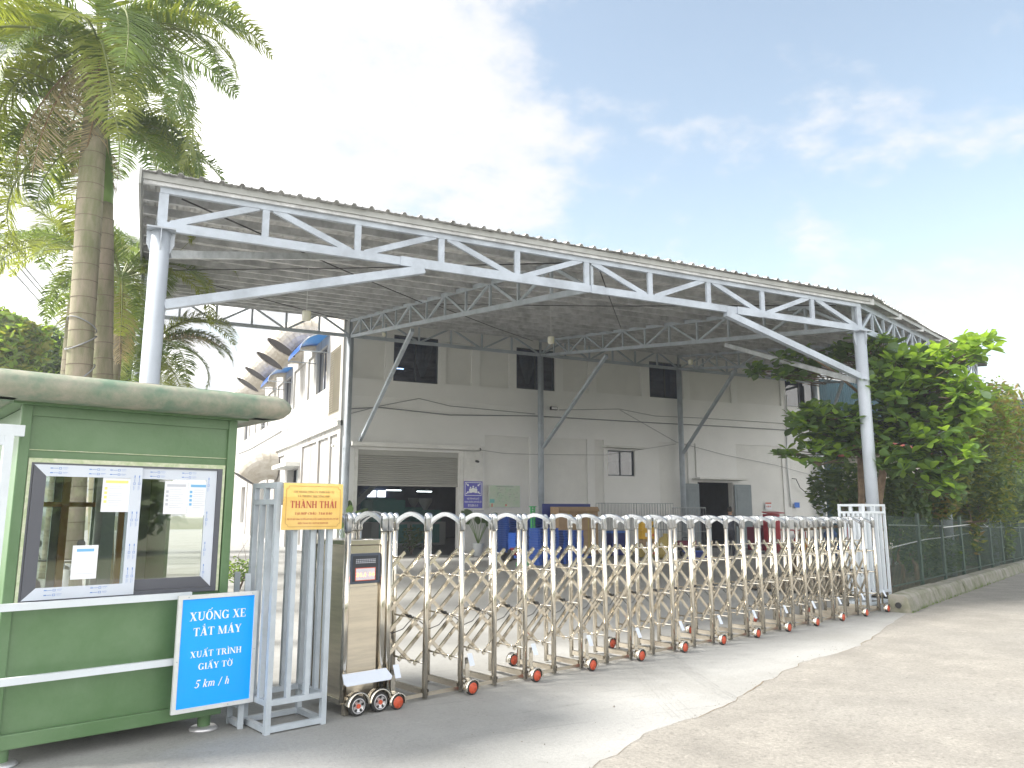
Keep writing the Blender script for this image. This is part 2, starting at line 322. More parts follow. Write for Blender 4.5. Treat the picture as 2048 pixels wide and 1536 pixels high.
def glyph(c):
    if c == 'I': return stem(.09), .36
    if c == 'H': return stem(.09) + stem(.60) + [rect(.27, .47, .60, .54)], .87
    if c == 'T': return stem(.30) + [rect(.03, 1 - .06, .75, 1), rect(.03, .74, .07, .96), rect(.71, .74, .75, .96)], .78
    if c == 'E': return stem(.09) + [rect(.1, 0, .66, .06), rect(.1, .94, .62, 1), rect(.25, .47, .48, .53), rect(.62, .02, .66, .26), rect(.58, .76, .62, .98), rect(.46, .36, .49, .64)], .72
    if c == 'N': return [rect(.11, 0, .18, 1), rect(.03, 0, .27, S_), slant(.68, 0, .04, 1, .2), rect(.74, 0, .81, 1), rect(.65, 1 - S_, .90, 1), rect(.02, 1 - S_, .2, 1)], .92
    if c == 'M': return [rect(.12, 0, .18, 1), rect(.03, 0, .28, S_), slant(.46, 0, .06, 1, .2), slant(.49, 0, .84, 1, .06), rect(.84, 0, 1.02, 1), rect(.78, 0, 1.09, S_), rect(.86, 1 - S_, 1.09, 1), rect(.02, 1 - S_, .2, 1)], 1.12
    if c == 'X': return [slant(.55, 0, .07, 1, .21), slant(.10, 0, .62, 1, .07), rect(.02, 0, .26, S_), rect(.47, 0, .83, S_), rect(.0, 1 - S_, .36, 1), rect(.54, 1 - S_, .80, 1)], .84
    if c == 'Y': return [slant(.33, .42, .04, 1, .21), slant(.44, .42, .68, 1, .07), rect(.35, 0, .53, .46), rect(.27, 0, .61, S_), rect(-.01, 1 - S_, .33, 1), rect(.59, 1 - S_, .83, 1)], .82
    if c == 'V': return [slant(.36, 0, .05, 1, .21), slant(.44, 0, .70, 1, .07), rect(-.01, 1 - S_, .33, 1), rect(.61, 1 - S_, .85, 1)], .85
    if c == 'A': return [slant(.56, 0, .33, 1, .22), slant(.08, 0, .38, 1, .07), rect(.20, .30, .60, .36), rect(.0, 0, .24, S_), rect(.49, 0, .86, S_)], .86
    if c == 'U': return [rect(.12, .30, .30, 1), rect(.03, 1 - S_, .39, 1), rect(.68, .30, .75, 1), rect(.58, 1 - S_, .84, 1)] + ring(.435, .31, .315, .33, .10, .10, 180, 360, 16), .87
    if c == 'O': return ring(.43, .5, .40, .52, .19, .06), .86
    if c == 'C': return ring(.43, .5, .40, .52, .19, .06, 42, 325) + [rect(.70, .66, .74, 1.0)], .82
    if c == 'G': return ring(.43, .5, .40, .52, .19, .06, 42, 335) + [rect(.62, .03, .80, .42), rect(.54, .40, .88, .44), rect(.72, .68, .76, 1.0)], .90
    if c == 'D': return stem(.09) + ring(.30, .5, .48, .50, .18, .06, -90, 90, 18), .84
    if c == 'P': return stem(.09) + ring(.34, .73, .32, .27, .16, .06, -90, 90, 14) + [rect(.2, .94, .36, 1), rect(.2, .46, .36, .52)], .70
    if c == 'R': return stem(.09) + ring(.34, .74, .32, .26, .16, .06, -90, 90, 14) + [rect(.2, .94, .36, 1), rect(.2, .48, .36, .54), slant(.60, 0, .34, .52, .20), rect(.54, 0, .88, S_)], .86
    if c == '-': return [rect(.06, .32, .34, .42)], .4
    if c == '/': return [slant(.05, -.1, .25, 1, .09)], .42
    if c == '5': return [rect(.14, .86, .56, 1), slant(.10, .5, .15, .98, .06)] + ring(.27, .30, .28, .31, .15, .08, -150, 115, 18), .62
    if c == 'k': return [rect(.08, 0, .21, 1), rect(.02, .94, .21, 1), slant(.17, .30, .40, .62, .10), slant(.40, 0, .20, .40, .14), rect(.30, .58, .58, .64), rect(.38, 0, .58, .06)], .60
    if c == 'h': return [rect(.08, 0, .21, 1), rect(.02, .94, .21, 1), rect(.38, 0, .51, .45)] + ring(.30, .42, .21, .24, .12, .09, 0, 170, 12) + [rect(.45, 0, .58, .06)], .60
    if c == 'm': return [rect(.08, 0, .21, .64), rect(.02, .58, .21, .64), rect(.38, 0, .51, .45), rect(.68, 0, .81, .45)] + ring(.30, .42, .21, .24, .12, .09, 0, 170, 12) + ring(.60, .42, .21, .24, .12, .09, 0, 170, 12) + [rect(.75, 0, .88, .06)], .92
    return [], .34
def accents(ms, w, first_y=1.07):
    P = []; c = w / 2 - .02; y = first_y; pos = c
    if '\u0302' in ms: P += [slant(c - .20, y, c - .02, y + .17, .09), slant(c + .12, y, c - .04, y + .17, .09)]; pos = c + .22; y2 = y + .13
    elif '\u0306' in ms: P += ring(c, y + .16, .19, .17, .05, .07, 190, 350, 10); pos = c; y2 = y + .16
    else: y2 = y
    if '\u0301' in ms: P += [[(pos - .05, y2), (pos + .01, y2), (pos + .16, y2 + .20), (pos + .04, y2 + .20)]]
    if '\u0300' in ms: P += [[(pos - .01, y2), (pos + .05, y2), (pos - .04, y2 + .20), (pos - .16, y2 + .20)]]
    if '\u0309' in ms: P += ring(pos, y2 + .12, .08, .08, .04, .04, -60, 180, 8)
    if '\u0303' in ms: P += [slant(c - .18, y, c - .08, y + .12, .07), slant(c - .04, y + .10, c + .08, y, .07), slant(c + .06, y, c + .16, y + .12, .05)]
    if '\u0323' in ms: P += [rect(c - .06, -.22, c + .06, -.10)]
    if '\u031b' in ms: P += ring(w - .12, .98, .13, .20, .06, .06, -60, 60, 8)
    return P
def lettering(mb, txt, o, ax, ay, nrm, size, width=None, italic=0, bold=1, gap=.03):
    """flat serif letters centred on o, cap height `size`"""
    gl = []; x = 0; k = 0
    for ch in txt:
        base = unicodedata.normalize('NFD', ch); b = base[0]; ms = base[1:]; stroke = False
        if b == 'Đ': b = 'D'; stroke = True
        p, w = glyph(b); p = list(p) + (accents(ms, w) if ms else [])
        if stroke: p.append(rect(-.04, .47, .34, .53))
        gl.append((x, p)); x += w + gap
    tot = x - gap; sx = (width / tot) if width else size
    for gx, ps in gl:
        for p in ps:
            vs = [V(o) + ax * ((gx + q[0] + italic * q[1] - tot / 2) * sx) + ay * (q[1] * size) + nrm * (.0004 + .00006 * (k % 12)) for q in p]; k += 1
            mb.add(vs, [tuple(range(len(vs)))])
    return mb
def font_mesh(txt, size, align='CENTER', bold=0):
    c = bpy.data.curves.new('txt', 'FONT'); c.body = txt; c.size = size; c.align_x = align; c.offset = bold; c.resolution_u = 2
    o = bpy.data.objects.new('txt', c); sc.collection.objects.link(o)
    me = bpy.data.meshes.new_from_object(o.evaluated_get(bpy.context.evaluated_depsgraph_get())); bpy.data.objects.remove(o); return me
def font_print(mb, txt, o, ax, ay, nrm, size, width=None, bold=0, off=.0006):
    me = font_mesh(txt, 1.0, 'LEFT', bold)
    if not me.vertices: return mb
    xs = [v.co.x for v in me.vertices]; x0, x1 = min(xs), max(xs); sx = width / (x1 - x0) if width else size
    mb.add([V(o) + ax * ((v.co.x - (x0 + x1) / 2) * sx) + ay * (v.co.y * size) + nrm * off for v in me.vertices], [tuple(p.vertices) for p in me.polygons]); bpy.data.meshes.remove(me); return mb

# ================================================================== HAZE (thin tropical air)
_h = bpy.data.meshes.new('haze'); _x0, _x1, _y0, _y1, _z0, _z1 = -90, 130, -60, 150, -4, 16
_h.from_pydata([(x, y, z) for z in (_z0, _z1) for y in (_y0, _y1) for x in (_x0, _x1)], [], [(0, 2, 3, 1), (4, 5, 7, 6), (0, 1, 5, 4), (2, 6, 7, 3), (0, 4, 6, 2), (1, 3, 7, 5)])
_m = bpy.data.materials.new('haze_air'); _m.use_nodes = True; _n = _m.node_tree; _n.nodes.remove(_n.nodes['Principled BSDF']); _v = _n.nodes.new('ShaderNodeVolumePrincipled')
_v.inputs['Color'].default_value = (.92, .95, 1, 1); _v.inputs['Density'].default_value = .0016; _v.inputs['Anisotropy'].default_value = .2
_n.links.new(_v.outputs[0], _n.nodes['Material Output'].inputs['Volume']); _h.materials.append(_m); _o = obj('haze', _h); _o['kind'] = 'stuff'

# ================================================================== GROUND
def sheet(name, m, rows, off=0, **kw):
    mb = MB(); n = len(rows[0])
    mb.v = [(p[0], p[1], gz(p[0], p[1]) + off) for r in rows for p in r]
    mb.f = [(i * n + j, i * n + j + 1, (i + 1) * n + j + 1, (i + 1) * n + j) for i in range(len(rows) - 1) for j in range(n - 1)]; mb.sm = [True] * len(mb.f)
    o = mb.build(name, m); o['kind'] = 'structure'
    for k, v in kw.items(): o[k] = v
    return o
def grid(x0, x1, nx, y0, y1, ny): return [[(x0 + (x1 - x0) * i / nx, y0 + (y1 - y0) * j / ny) for i in range(nx + 1)] for j in range(ny + 1)]
sheet('ground', 'field', [[(x, y) for x in [-400, -100, -20] + list(range(0, 72, 2)) + [80, 100, 150, 400]] for y in [-400, -100, -30] + list(range(-8, 60, 2)) + [80, 120, 400]], -.06)
# yard concrete: everything inside the gate plus the apron in front of it
sheet('yard', 'apron', [[(x, y) for x in [-40, -10, 0, 3, 6, 8, 10, 11, 12, 12.45, 12.9]] for y in [-2, 3, 6, 8, 9, 10.0, 11, 12, 13, 14, 16, 18, 20, 27, 80]], 0)
sheet('floor_under_canopy', 'apron', [[(12.9 + (x1 - 12.9) * t, y) for t in (0, .2, .4, .6, .8, 1)] for y, x1 in [(10.0 + k * .68, 12.95 + k * 1.77) for k in range(6)] + [(14.5, 22.5), (16, 23.5), (18, 24.8), (20, 26), (24, 28.5), (28, 31)]], 0)
# road: ragged edge against the apron
edge = [(-1.5, .9), (1.2, 3.2)] + [tuple(G(*p).xy) for p in ((1150, 1560), (1205, 1525), (1250, 1497), (1290, 1470), (1340, 1450), (1400, 1437), (1450, 1415), (1510, 1375), (1560, 1350), (1605, 1325), (1690, 1305), (1720, 1292), (1752, 1272))]
pts = []
for i in range(len(edge) - 1):
    a, b = V((*edge[i], 0)), V((*edge[i + 1], 0)); n = max(2, int((b - a).length / .12)); nn = V((-(b - a).y, (b - a).x, 0)).normalized()
    for j in range(n): pts.append(a.lerp(b, j / n) + nn * random.gauss(0, .013))
pts = [(p.x, p.y) for p in pts]
last = V((*pts[-1], 0)); KE = V((.905, .425, 0)).normalized(); KN = V((-KE.y, KE.x, 0)); kp = G(1812, 1226) + KN * .10; kp.z = 0; kf = kp - KN * .12
for t in range(1, 9): q = last.lerp(kf - KE * .02, t / 8) + V((0, random.gauss(0, .01), 0)); pts.append((q.x, q.y))
KE = V((.905, .425, 0)).normalized(); KN = V((-KE.y, KE.x, 0))
for t in (1, 2, 4, 7, 12, 20, 35, 60, 120): pts.append((kf.x + KE.x * (t - .0), kf.y + KE.y * (t - .0)))
far = V((.45, -.9, 0))
sheet('road', 'road', [[(p[0] + far.x * d, p[1] + far.y * d) for p in pts] for d in (0, .3, 1, 2, 4, 6.5, 9, 12)], .006)
mb = MB()   # dark crack along the road edge
for i in range(1, len(pts) - 14):
    a, b = V((*pts[i], .0085)), V((*pts[i + 1], .0085)); w = V((.35, -.9, 0)) * (.002 + .008 * abs(math.sin(i * .37) * math.sin(i * .11 + 1)))
    mb.quad(a - w, b - w, b + w * .4, a + w * .4)
o = mb.build('road_joint', 'soil'); o['kind'] = 'structure'
# tyre scuffs on the apron, loose grit on the road
m = MB(); rnd = random.Random(12)
A0, B0 = G(1262, 1318), G(1345, 1436); A1, B1 = G(1300, 1305), G(1415, 1405)
for k in range(9):
    f = k / 8; aa, bb = (A0, B0) if k < 5 else (A1, B1); off = V((.035 * k, -.022 * k, 0)) * (1 if k < 5 else .8); a = aa + off; b = bb + off * 1.2; c = (a + b) / 2 + V((-.05, .16, 0)); w = rnd.uniform(.0012, .0026); prev = None
    for i in range(22):
        t = i / 21; p = a * (1 - t) ** 2 + c * (2 * t * (1 - t)) + b * t * t; p.z = .0045 + k * .00012
        if prev is not None and rnd.random() < .8: d_ = (p - prev).normalized(); n_ = V((-d_.y, d_.x, 0)) * w; m.quad(prev - n_, prev + n_, p + n_, p - n_)
        prev = p
o = m.build('tyre_scuffs', 'scuff'); o['kind'] = 'structure'
m = MB()
for k in range(2600):
    q = G(rnd.uniform(900, 2100), 1290 + 330 * rnd.random() ** 1.3); r_ = rnd.uniform(.002, .006) * (1.8 if rnd.random() < .04 else 1); 
    if q.y > 8 or q.x < 0 or (q.y > .55 * q.x + 2.9 and rnd.random() < .93): continue
    a = [q + V((math.cos(t) * r_ * rnd.uniform(.6, 1.2), math.sin(t) * r_ * rnd.uniform(.6, 1.2), .002)) for t in (0, 1.3, 2.6, 3.9, 5.1)]; m.add(a + [q + V((0, 0, .004 + r_ * .8))], [(i, (i + 1) % 5, 5) for i in range(5)])
o = m.build('road_grit', 'grit'); o['kind'] = 'stuff'
# garden strip between kerb and canopy
sheet('garden_bed', 'soil', [[(12.75 + KE.x * t - KN.x * .1 + KN.x * s * w, 9.55 + KE.y * t + KN.y * s * w - .1) for t in (0, 1, 2, 4, 7, 11, 18, 30, 60)] for s, w in ((0, 1), (.5, 1), (1, 1), (2, 1), (3.4, 1))], .05)
# kerb stones
kerb = MB().box(0, .01, 0, .01, -.3, -.29).build('kerb', 'kerb'); kerb['kind'] = 'structure'
kp = G(1812, 1226) + KN * .10; kp.z = 0
for i in range(34):
    L_ = .95; a = kp + KE * (i * (L_ + .015)); z = gz(a.x, a.y)
    jit = V((random.gauss(0, .008), random.gauss(0, .008), random.gauss(0, .006))); b = a + KE * L_; z2 = gz(b.x, b.y)
    prof = [(-.19, 0), (-.135, .225), (-.095, .27), (.09, .285), (.15, .27), (.15, 0)]
    vs = [a + jit + KN * y + V((0, 0, zz + z - .02)) for y, zz in prof] + [b + jit + KN * y + V((0, 0, zz + z2 - .02)) for y, zz in prof]; n = 6
    MB().add(vs, [tuple(range(n))[::-1], tuple(range(n, 2 * n))] + [(k, (k + 1) % n, n + (k + 1) % n, n + k) for k in range(n)]).build('kerb_stone', 'kerb', kerb, bevel=.005)
c0 = kp + V((0, 0, .11)) - KE * .004
MB().tube(c0 - KE * .02, c0 + KE * .004, .045, 12).build('drain_hole', 'black', kerb)

# ================================================================== FACTORY BUILDING
WY = 27.0
bld = thing('factory_building', 'long white two-storey factory with roller door behind the canopy', 'building', (6.5, WY, 0))
def BL(me_b, name, m, **kw): return me_b.build(name, m, bld, loc=(-6.5, -WY, 0), **kw)
def px_rect(a, b, Y=WY):
    p, q = Yp(*a, Y), Yp(*b, Y); return [min(p.x, q.x), max(p.x, q.x), min(p.z, q.z), max(p.z, q.z)]
def wall_holes(u0, u1, z0, z1, holes, emit):
    us = sorted({u0, u1} | {h[0] for h in holes} | {h[1] for h in holes}); zs = sorted({z0, z1} | {h[2] for h in holes} | {h[3] for h in holes})
    us = [u for u in us if u0 <= u <= u1]; zs = [z for z in zs if z0 <= z <= z1]
    for i in range(len(us) - 1):
        j = 0
        while j < len(zs) - 1:
            cu = (us[i] + us[i + 1]) / 2
            free = lambda jj: not any(h[0] < cu < h[1] and h[2] < (zs[jj] + zs[jj + 1]) / 2 < h[3] for h in holes)
            if not free(j): j += 1; continue
            k = j
            while k < len(zs) - 1 and free(k): k += 1
            emit(us[i], us[i + 1], zs[j], zs[k]); j = k
shut = [7.09, 10.95, 0, 3.78]; winu = [[8.30, 10.07, 6.34, 8.1], [13.37, 15.14, 6.42, 8.1], [19.82, 21.62, 6.5, 8.1], [27.75, 29.72, 6.58, 8.1]]
winm = [17.59, 18.95, 3.06, 4.12]; door = [22.23, 24.21, 0, 2.88]
opens = [shut, winm, door] + winu
panels = [[6.75, 7.98, 6.35, 8.0], [10.38, 11.43, 6.38, 8.0], [11.79, 13.05, 6.39, 8.0], [15.5, 16.7, 6.45, 8.0], [17.1, 19.38, 6.5, 8.0], [22.0, 24.38, 6.52, 8.0], [24.74, 27.45, 6.56, 8.0],
          [12.0, 13.95, .25, 4.5], [14.6, 16.6, .25, 4.52], [16.95, 17.4, .25, 4.52], [22.1, 22.2, 3.1, 4.58], [24.5, 27.3, .25, 4.62], [27.75, 29.5, .25, 4.66], [20.2, 21.75, .25, 4.56]]
mb = MB(); wall_holes(6.5, 30.0, 0, 9.9, opens, lambda a, b, c, d: mb.box(a, b, WY + .07, WY + .30, c, d)); BL(mb, 'front_wall', 'panel_wall')
mb = MB(); wall_holes(6.5, 30.0, 0, 9.9, opens + panels, lambda a, b, c, d: mb.box(a, b, WY, WY + .07, c, d)); BL(mb, 'wall_relief', 'wall_white')
BL(MB().box(6.5, 30, WY - .03, WY, 5.70, 5.82), 'band_course', 'wall_white')
# side wall facing left
SX = 6.5; swin = [[29.6, 31.5, 6.3, 8.05], [37.3, 39.1, 6.3, 8.05], [45.0, 46.8, 6.3, 8.0], [52.6, 54.4, 6.3, 8.0]]; louv = [27.35, 29.0, 5.15, 7.6]
slow = [[34.6, 37.2, 0, 3.5], [44, 46, .9, 3.2], [52, 54, .9, 3.2]]
srec = [[27.45, 28.6, .2, 4.35], [28.95, 30.6, .2, 4.35], [31.0, 33.9, .2, 4.35], [38.2, 40.6, .2, 4.3], [41.0, 43.4, .2, 4.3], [47, 49, .2, 4.3], [49.5, 51.5, .2, 4.3], [32.0, 33.3, 6.3, 8.1], [33.8, 36.6, 6.3, 8.1], [39.7, 41.2, 6.3, 8.1], [41.6, 44.4, 6.3, 8.1], [47.3, 49.2, 6.3, 8.1], [49.7, 52, 6.3, 8.1]]
mb = MB(); wall_holes(WY + .0, 75, 0, 9.9, swin + [louv] + slow + srec, lambda a, b, c, d: mb.box(SX - .08, SX, a, b, c, d)); BL(mb, 'side_relief', 'wall_dirty')
mb = MB(); wall_holes(WY + .31, 75, 0, 9.9, swin + [louv] + slow, lambda a, b, c, d: mb.box(SX + .001, SX + .22, a, b, c, d)); BL(mb, 'side_wall', 'wall_dirty')
BL(MB().box(SX - .2, SX, WY, 75, 4.6, 4.78), 'side_ledge', 'trim_white')
BL(MB().box(6.3, 30.2, WY + .35, 75, 9.92, 10.05), 'roof', 'roof_metal')
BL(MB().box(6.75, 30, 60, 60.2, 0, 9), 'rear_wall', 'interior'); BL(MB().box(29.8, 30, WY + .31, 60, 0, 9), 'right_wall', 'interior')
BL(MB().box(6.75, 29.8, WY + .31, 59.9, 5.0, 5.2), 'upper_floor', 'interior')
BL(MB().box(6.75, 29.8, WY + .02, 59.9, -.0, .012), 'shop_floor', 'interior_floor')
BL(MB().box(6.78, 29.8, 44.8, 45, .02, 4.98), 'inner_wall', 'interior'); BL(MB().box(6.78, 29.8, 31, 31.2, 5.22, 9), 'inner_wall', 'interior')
# corner trim + hood over door
BL(MB().box(6.72, 11.75, WY - .55, WY, 3.86, 4.0), 'door_hood', 'trim_white')
BL(MB().box(17.3, 19.25, WY - .35, WY, 4.2, 4.28), 'window_hood', 'trim_white'); BL(MB().box(21.95, 24.7, WY - .5, WY, 2.98, 3.06), 'window_hood', 'trim_white')
BL(MB().box(SX - .7, SX - .08, 34.2, 37.8, 3.55, 3.72), 'side_hood', 'trim_white')
# pilasters of the roller door
BL(MB().box(6.95, 7.08, WY - .04, WY - .001, 0, 3.85), 'door_jamb', 'trim_white'); BL(MB().box(10.96, 11.12, WY - .04, WY - .001, 0, 3.85), 'door_jamb', 'trim_white'); BL(MB().box(11.13, 11.9, WY - .06, WY - .001, 0, 3.85), 'pilaster', 'trim_white')
# roller shutter slats
box_ = BL(MB().box(7.09, 10.95, WY + .10, WY + .28, 3.6, 3.78), 'shutter_box', 'shutter')
zz = 2.56
while zz < 3.6:
    MB().add([(7.1, WY + .14, zz), (10.94, WY + .14, zz), (10.94, WY + .105, zz + .02), (7.1, WY + .105, zz + .02), (7.1, WY + .105, zz + .055), (10.94, WY + .105, zz + .055), (10.94, WY + .14, zz + .07), (7.1, WY + .14, zz + .07)],
             [(0, 1, 2, 3), (3, 2, 5, 4), (4, 5, 6, 7)]).build('shutter_slat', 'shutter', bld, loc=(-6.5, -WY, 0)); zz += .072
BL(MB().box(7.1, 10.94, WY + .09, WY + .15, 2.50, 2.56), 'shutter_rail', 'shutter')
# louvre slats on the side wall
for i in range(27):
    z = louv[2] + .06 + i * .09; L0, L1 = louv[0] + .002, louv[1] - .002
    BL(MB().add([(SX - .07, L0, z), (SX - .07, L1, z), (SX + .02, L1, z + .05), (SX + .02, L0, z + .05), (SX - .07, L0, z - .035), (SX - .07, L1, z - .035)], [(0, 1, 2, 3), (4, 5, 1, 0)]), 'louvre_slat', 'louvre')
BL(MB().box(SX + .05, SX + .08, louv[0], louv[1], louv[2], louv[3]), 'louvre_back', 'black')
# windows
def window_front(w, curtain=None, mull=1):
    a, b, c, d = w; f = MB(); t = .05
    f.box(a, b, WY + .10, WY + .16, c, c + t).box(a, b, WY + .10, WY + .16, d - t, d).box(a, a + t, WY + .10, WY + .16, c + t, d - t).box(b - t, b, WY + .10, WY + .16, c + t, d - t)
    for k in range(1, mull + 1): x = a + (b - a) * k / (mull + 1); f.box(x - t / 2, x + t / 2, WY + .10, WY + .16, c + t, d - t)
    fr = BL(f, 'window', 'frame_dark')
    MB().quad((a + t, WY + .13, c + t), (b - t, WY + .13, c + t), (b - t, WY + .13, d - t), (a + t, WY + .13, d - t)).build('pane', 'win_glass', fr)
    if curtain:
        m = MB(); cx = a + (b - a) * curtain; n = 14; rows = []
        for j in range(9):
            z = d - .05 - (d - c - .35) * j / 8; hw = .42 * (1 - .86 * (j / 8) ** 1.5); rows.append([(cx + hw * (2 * i / n - 1), WY + .45 + .03 * math.sin(i * 2.2), z) for i in range(n + 1)])
        m.add([p for r in rows for p in r], [(j * (n + 1) + i, j * (n + 1) + i + 1, (j + 1) * (n + 1) + i + 1, (j + 1) * (n + 1) + i) for j in range(8) for i in range(n)], True).build('curtain', 'curtain', fr)
window_front(winu[0], .72); window_front(winu[1], .4); window_front(winu[2]); window_front(winu[3]); window_front(winm)
for w in swin:
    a, b, c, d = w; t = .06; f = MB().box(SX + .03, SX + .09, a, b, c, c + t).box(SX + .03, SX + .09, a, b, d - t, d).box(SX + .03, SX + .09, a, a + t, c, d).box(SX + .03, SX + .09, b - t, b, c, d).box(SX + .03, SX + .09, (a + b) / 2 - .03, (a + b) / 2 + .03, c, d)
    fr = BL(f, 'window', 'alu_dark'); MB().quad((SX + .06, a, c), (SX + .06, b, c), (SX + .06, b, d), (SX + .06, a, d)).build('pane', 'blue_glass', fr)
for w in slow[1:]:
    a, b, c, d = w; BL(MB().quad((SX + .06, a, c), (SX + .06, b, c), (SX + .06, b, d), (SX + .06, a, d)), 'window', 'blue_glass')
BL(MB().box(SX + .05, SX + .09, slow[0][0], slow[0][0] + 1.0, 0, 3.45), 'side_door', 'door_grey')
# awnings (blue polycarbonate, curved) on brackets
for i, w in enumerate(swin[:2]):
    t = thing('window_awning', ['curved blue awning over the nearest upper side window', 'curved blue awning over the second upper side window, further back'][i], 'awning', (SX, w[0], 8.1), group='blue awnings on the side wall')
    n = 8; m = MB(); y0, y1 = w[0] - .35, w[1] + .2
    arc = [(SX - .08 - 1.12 * math.sin(R(90 * k / n)), 8.42 - .76 * (1 - math.cos(R(90 * k / n)))) for k in range(n + 1)]
    m.add([(x, y, z) for y in (y0, y1) for x, z in arc], [(k, k + 1, n + 2 + k, n + 1 + k) for k in range(n)], True).build('sheet', 'awning_blue', t, loc=(-SX, -w[0], -8.1))
    for y in (y0, y1): MB().path([(SX - .09, y, 7.64), (arc[-1][0], y, 7.65)], .02, 6).path([(x, y, z - .02) for x, z in arc], .018, 6).build('bracket', 'steel_dull', t, loc=(-SX, -w[0], -8.1))
    MB().path([(arc[4][0], y0, arc[4][1]), (arc[4][0], y1, arc[4][1])], .018, 6).build('front_rail', 'sign_white', t, loc=(-SX, -w[0], -8.1))
# elbow ducts: out of the wall, bent downwards
def duct(y, z, r, label, grp='elbow exhaust ducts on the side wall', out=.75, ang=58):
    t = thing('exhaust_duct', label, 'duct', (SX, y, z), group=grp); m = MB(); n = 22; seg = 5; rings = []
    base = V((-.05, 0, 0)); rings.append((base, 0)); p = V((-out, 0, 0)); rings.append((p, 0)); br = r * .75
    # bend centre sits below the straight run
    for k in range(1, seg + 1):
        a = R(ang * k / seg); rings.append((V((-out - (r + br) * math.sin(a), 0, -(r + br) * (1 - math.cos(a)))), a))
    a = R(ang); rings.append((rings[-1][0] + V((-math.cos(a), 0, -math.sin(a))) * .12, a))
    vs = []
    for c, a in rings:
        up = V((-math.sin(a), 0, math.cos(a))); sd = V((0, 1, 0)); vs += [c + (up * math.cos(2 * math.pi * k / n) + sd * math.sin(2 * math.pi * k / n)) * r for k in range(n)]
    m.add(vs, [(i * n + k, i * n + (k + 1) % n, (i + 1) * n + (k + 1) % n, (i + 1) * n + k) for i in range(len(rings) - 1) for k in range(n)], False).build('duct_shell', 'duct', t)
    for c, a in rings[1:-1]:
        up = V((-math.sin(a), 0, math.cos(a))); ax = V((-math.cos(a), 0, -math.sin(a))); m = MB(); vv = []
        for off, rr in ((-.02, r + .002), (-.02, r + .022), (.02, r + .022), (.02, r + .002)):
            vv += [c + ax * off + (up * math.cos(2 * math.pi * k / n) + V((0, 1, 0)) * math.sin(2 * math.pi * k / n)) * rr for k in range(n)]
        m.add(vv, [(i * n + k, i * n + (k + 1) % n, (i + 1) * n + (k + 1) % n, (i + 1) * n + k) for i in range(3) for k in range(n)], False).build('seam', 'duct', t)
    c, a = rings[-1]; ax = V((-math.cos(a), 0, -math.sin(a))); c2 = c - ax * .04; up = V((-math.sin(a), 0, math.cos(a)))
    MB().add([c2 + (up * math.cos(2 * math.pi * k / n) + V((0, 1, 0)) * math.sin(2 * math.pi * k / n)) * r * .99 for k in range(n)], [tuple(range(n))]).build('mouth_disc', 'duct_dark', t)  # dark disc fills the duct mouth in place of its shaded inside
for i, y in enumerate((31.95, 35.0, 39.0, 42.3)):
    duct(y + .2, 8.92, .67, ['elbow exhaust duct nearest the canopy, largest in view', 'second elbow exhaust duct from the canopy', 'third elbow exhaust duct from the canopy', 'fourth elbow exhaust duct, smallest dark mouth'][i], out=.38)
duct(46.4, 8.6, .67, 'pale elbow duct low behind the booth roof edge', out=.38)
duct(40.5, 3.9, .70, 'lower elbow duct just above the side door hood', 'lower exhaust ducts', out=.5)

# interior: machines, tube lights, stairs, bright far window
def machine(x, y, w, d, h, c1, label):
    t = thing('moulding_machine', label, 'machine', (x, y, 0), group='moulding machines inside the hall')
    MB().box(-w / 2, w / 2, -d / 2, d / 2, .15, h * .55).build('bed', 'machine_grey', t, bevel=.03)
    MB().box(-w * .48, -w * .05, -d * .45, d * .45, h * .55, h).build('clamp_housing', c1, t, bevel=.03)
    MB().box(w * .1, w * .46, -d * .35, d * .35, h * .55, h * .8).build('injection_unit', c1, t, bevel=.03)
    MB().lathe((w * .28, 0, h * .8), [(.08, 0), (.3, .35), (.3, .5)], 12).build('hopper', 'machine_grey', t)
    for k in range(4): MB().box(-w * .4 + k * w * .22, -w * .4 + k * w * .22 + w * .15, -d / 2 - .03, -d / 2 - .002, .25, h * .5).build('panel', c1, t)
machine(10.9, 33.2, 3.4, 1.3, 2.1, 'machine_teal', 'teal and grey moulding machine nearest the roller door')
machine(7.9, 36.5, 2.6, 1.3, 1.9, 'machine_dark', 'dark green machine at the left of the hall')
machine(12.6, 40, 3.6, 1.4, 2.3, 'machine_teal', 'teal machine deep in the hall')
tube = MB().box(-.35, .35, -.02, .02, -.015, .015).mesh('light_tube', 'tube_lit')
for i, (x, y, z) in enumerate(((8.1, 31, 3.3), (9.6, 34, 3.3), (10.3, 32.0, 3.05), (11.2, 36, 3.4), (12.2, 38, 3.2), (9.0, 39, 3.2), (10.6, 34.0, 2.55), (11.9, 33.5, 2.5), (9.3, 30.0, 7.4), (29.0, 30.0, 7.4), (21.0, 30, 7.3))):
    tag(obj('tube_light', tube, None, (x, y, z), ), 'lit fluorescent tube inside the dark hall' if i < 8 else 'lit ceiling tube behind an upper window', 'light', 'tube lights inside the hall' if i < 8 else 'tube lights upstairs')
mb = MB()
for k in range(14): mb.box(8.2 + k * .24, 8.5 + k * .24, 38, 39, .3 + k * .24, .34 + k * .24)
mb.bar((8.2, 38, .25), (11.5, 38, 3.55), .05, .25).bar((8.2, 38, 1.2), (11.5, 38, 4.5), .03)
tag(mb.build('staircase', 'machine_grey'), 'steel staircase rising inside the dark hall', 'stairs')
t = thing('hall_window', 'bright window at the far end of the dark hall', 'window', (12.9, 44.7, 0))
MB().box(-.55, .55, -.05, 0, 2.0, 2.85).build('pane', 'window_lit', t); MB().box(-.6, .6, -.1, -.06, 2.4, 2.45).box(-.03, .03, -.1, -.06, 2.0, 2.85).build('glazing_bar', 'frame_dark', t)
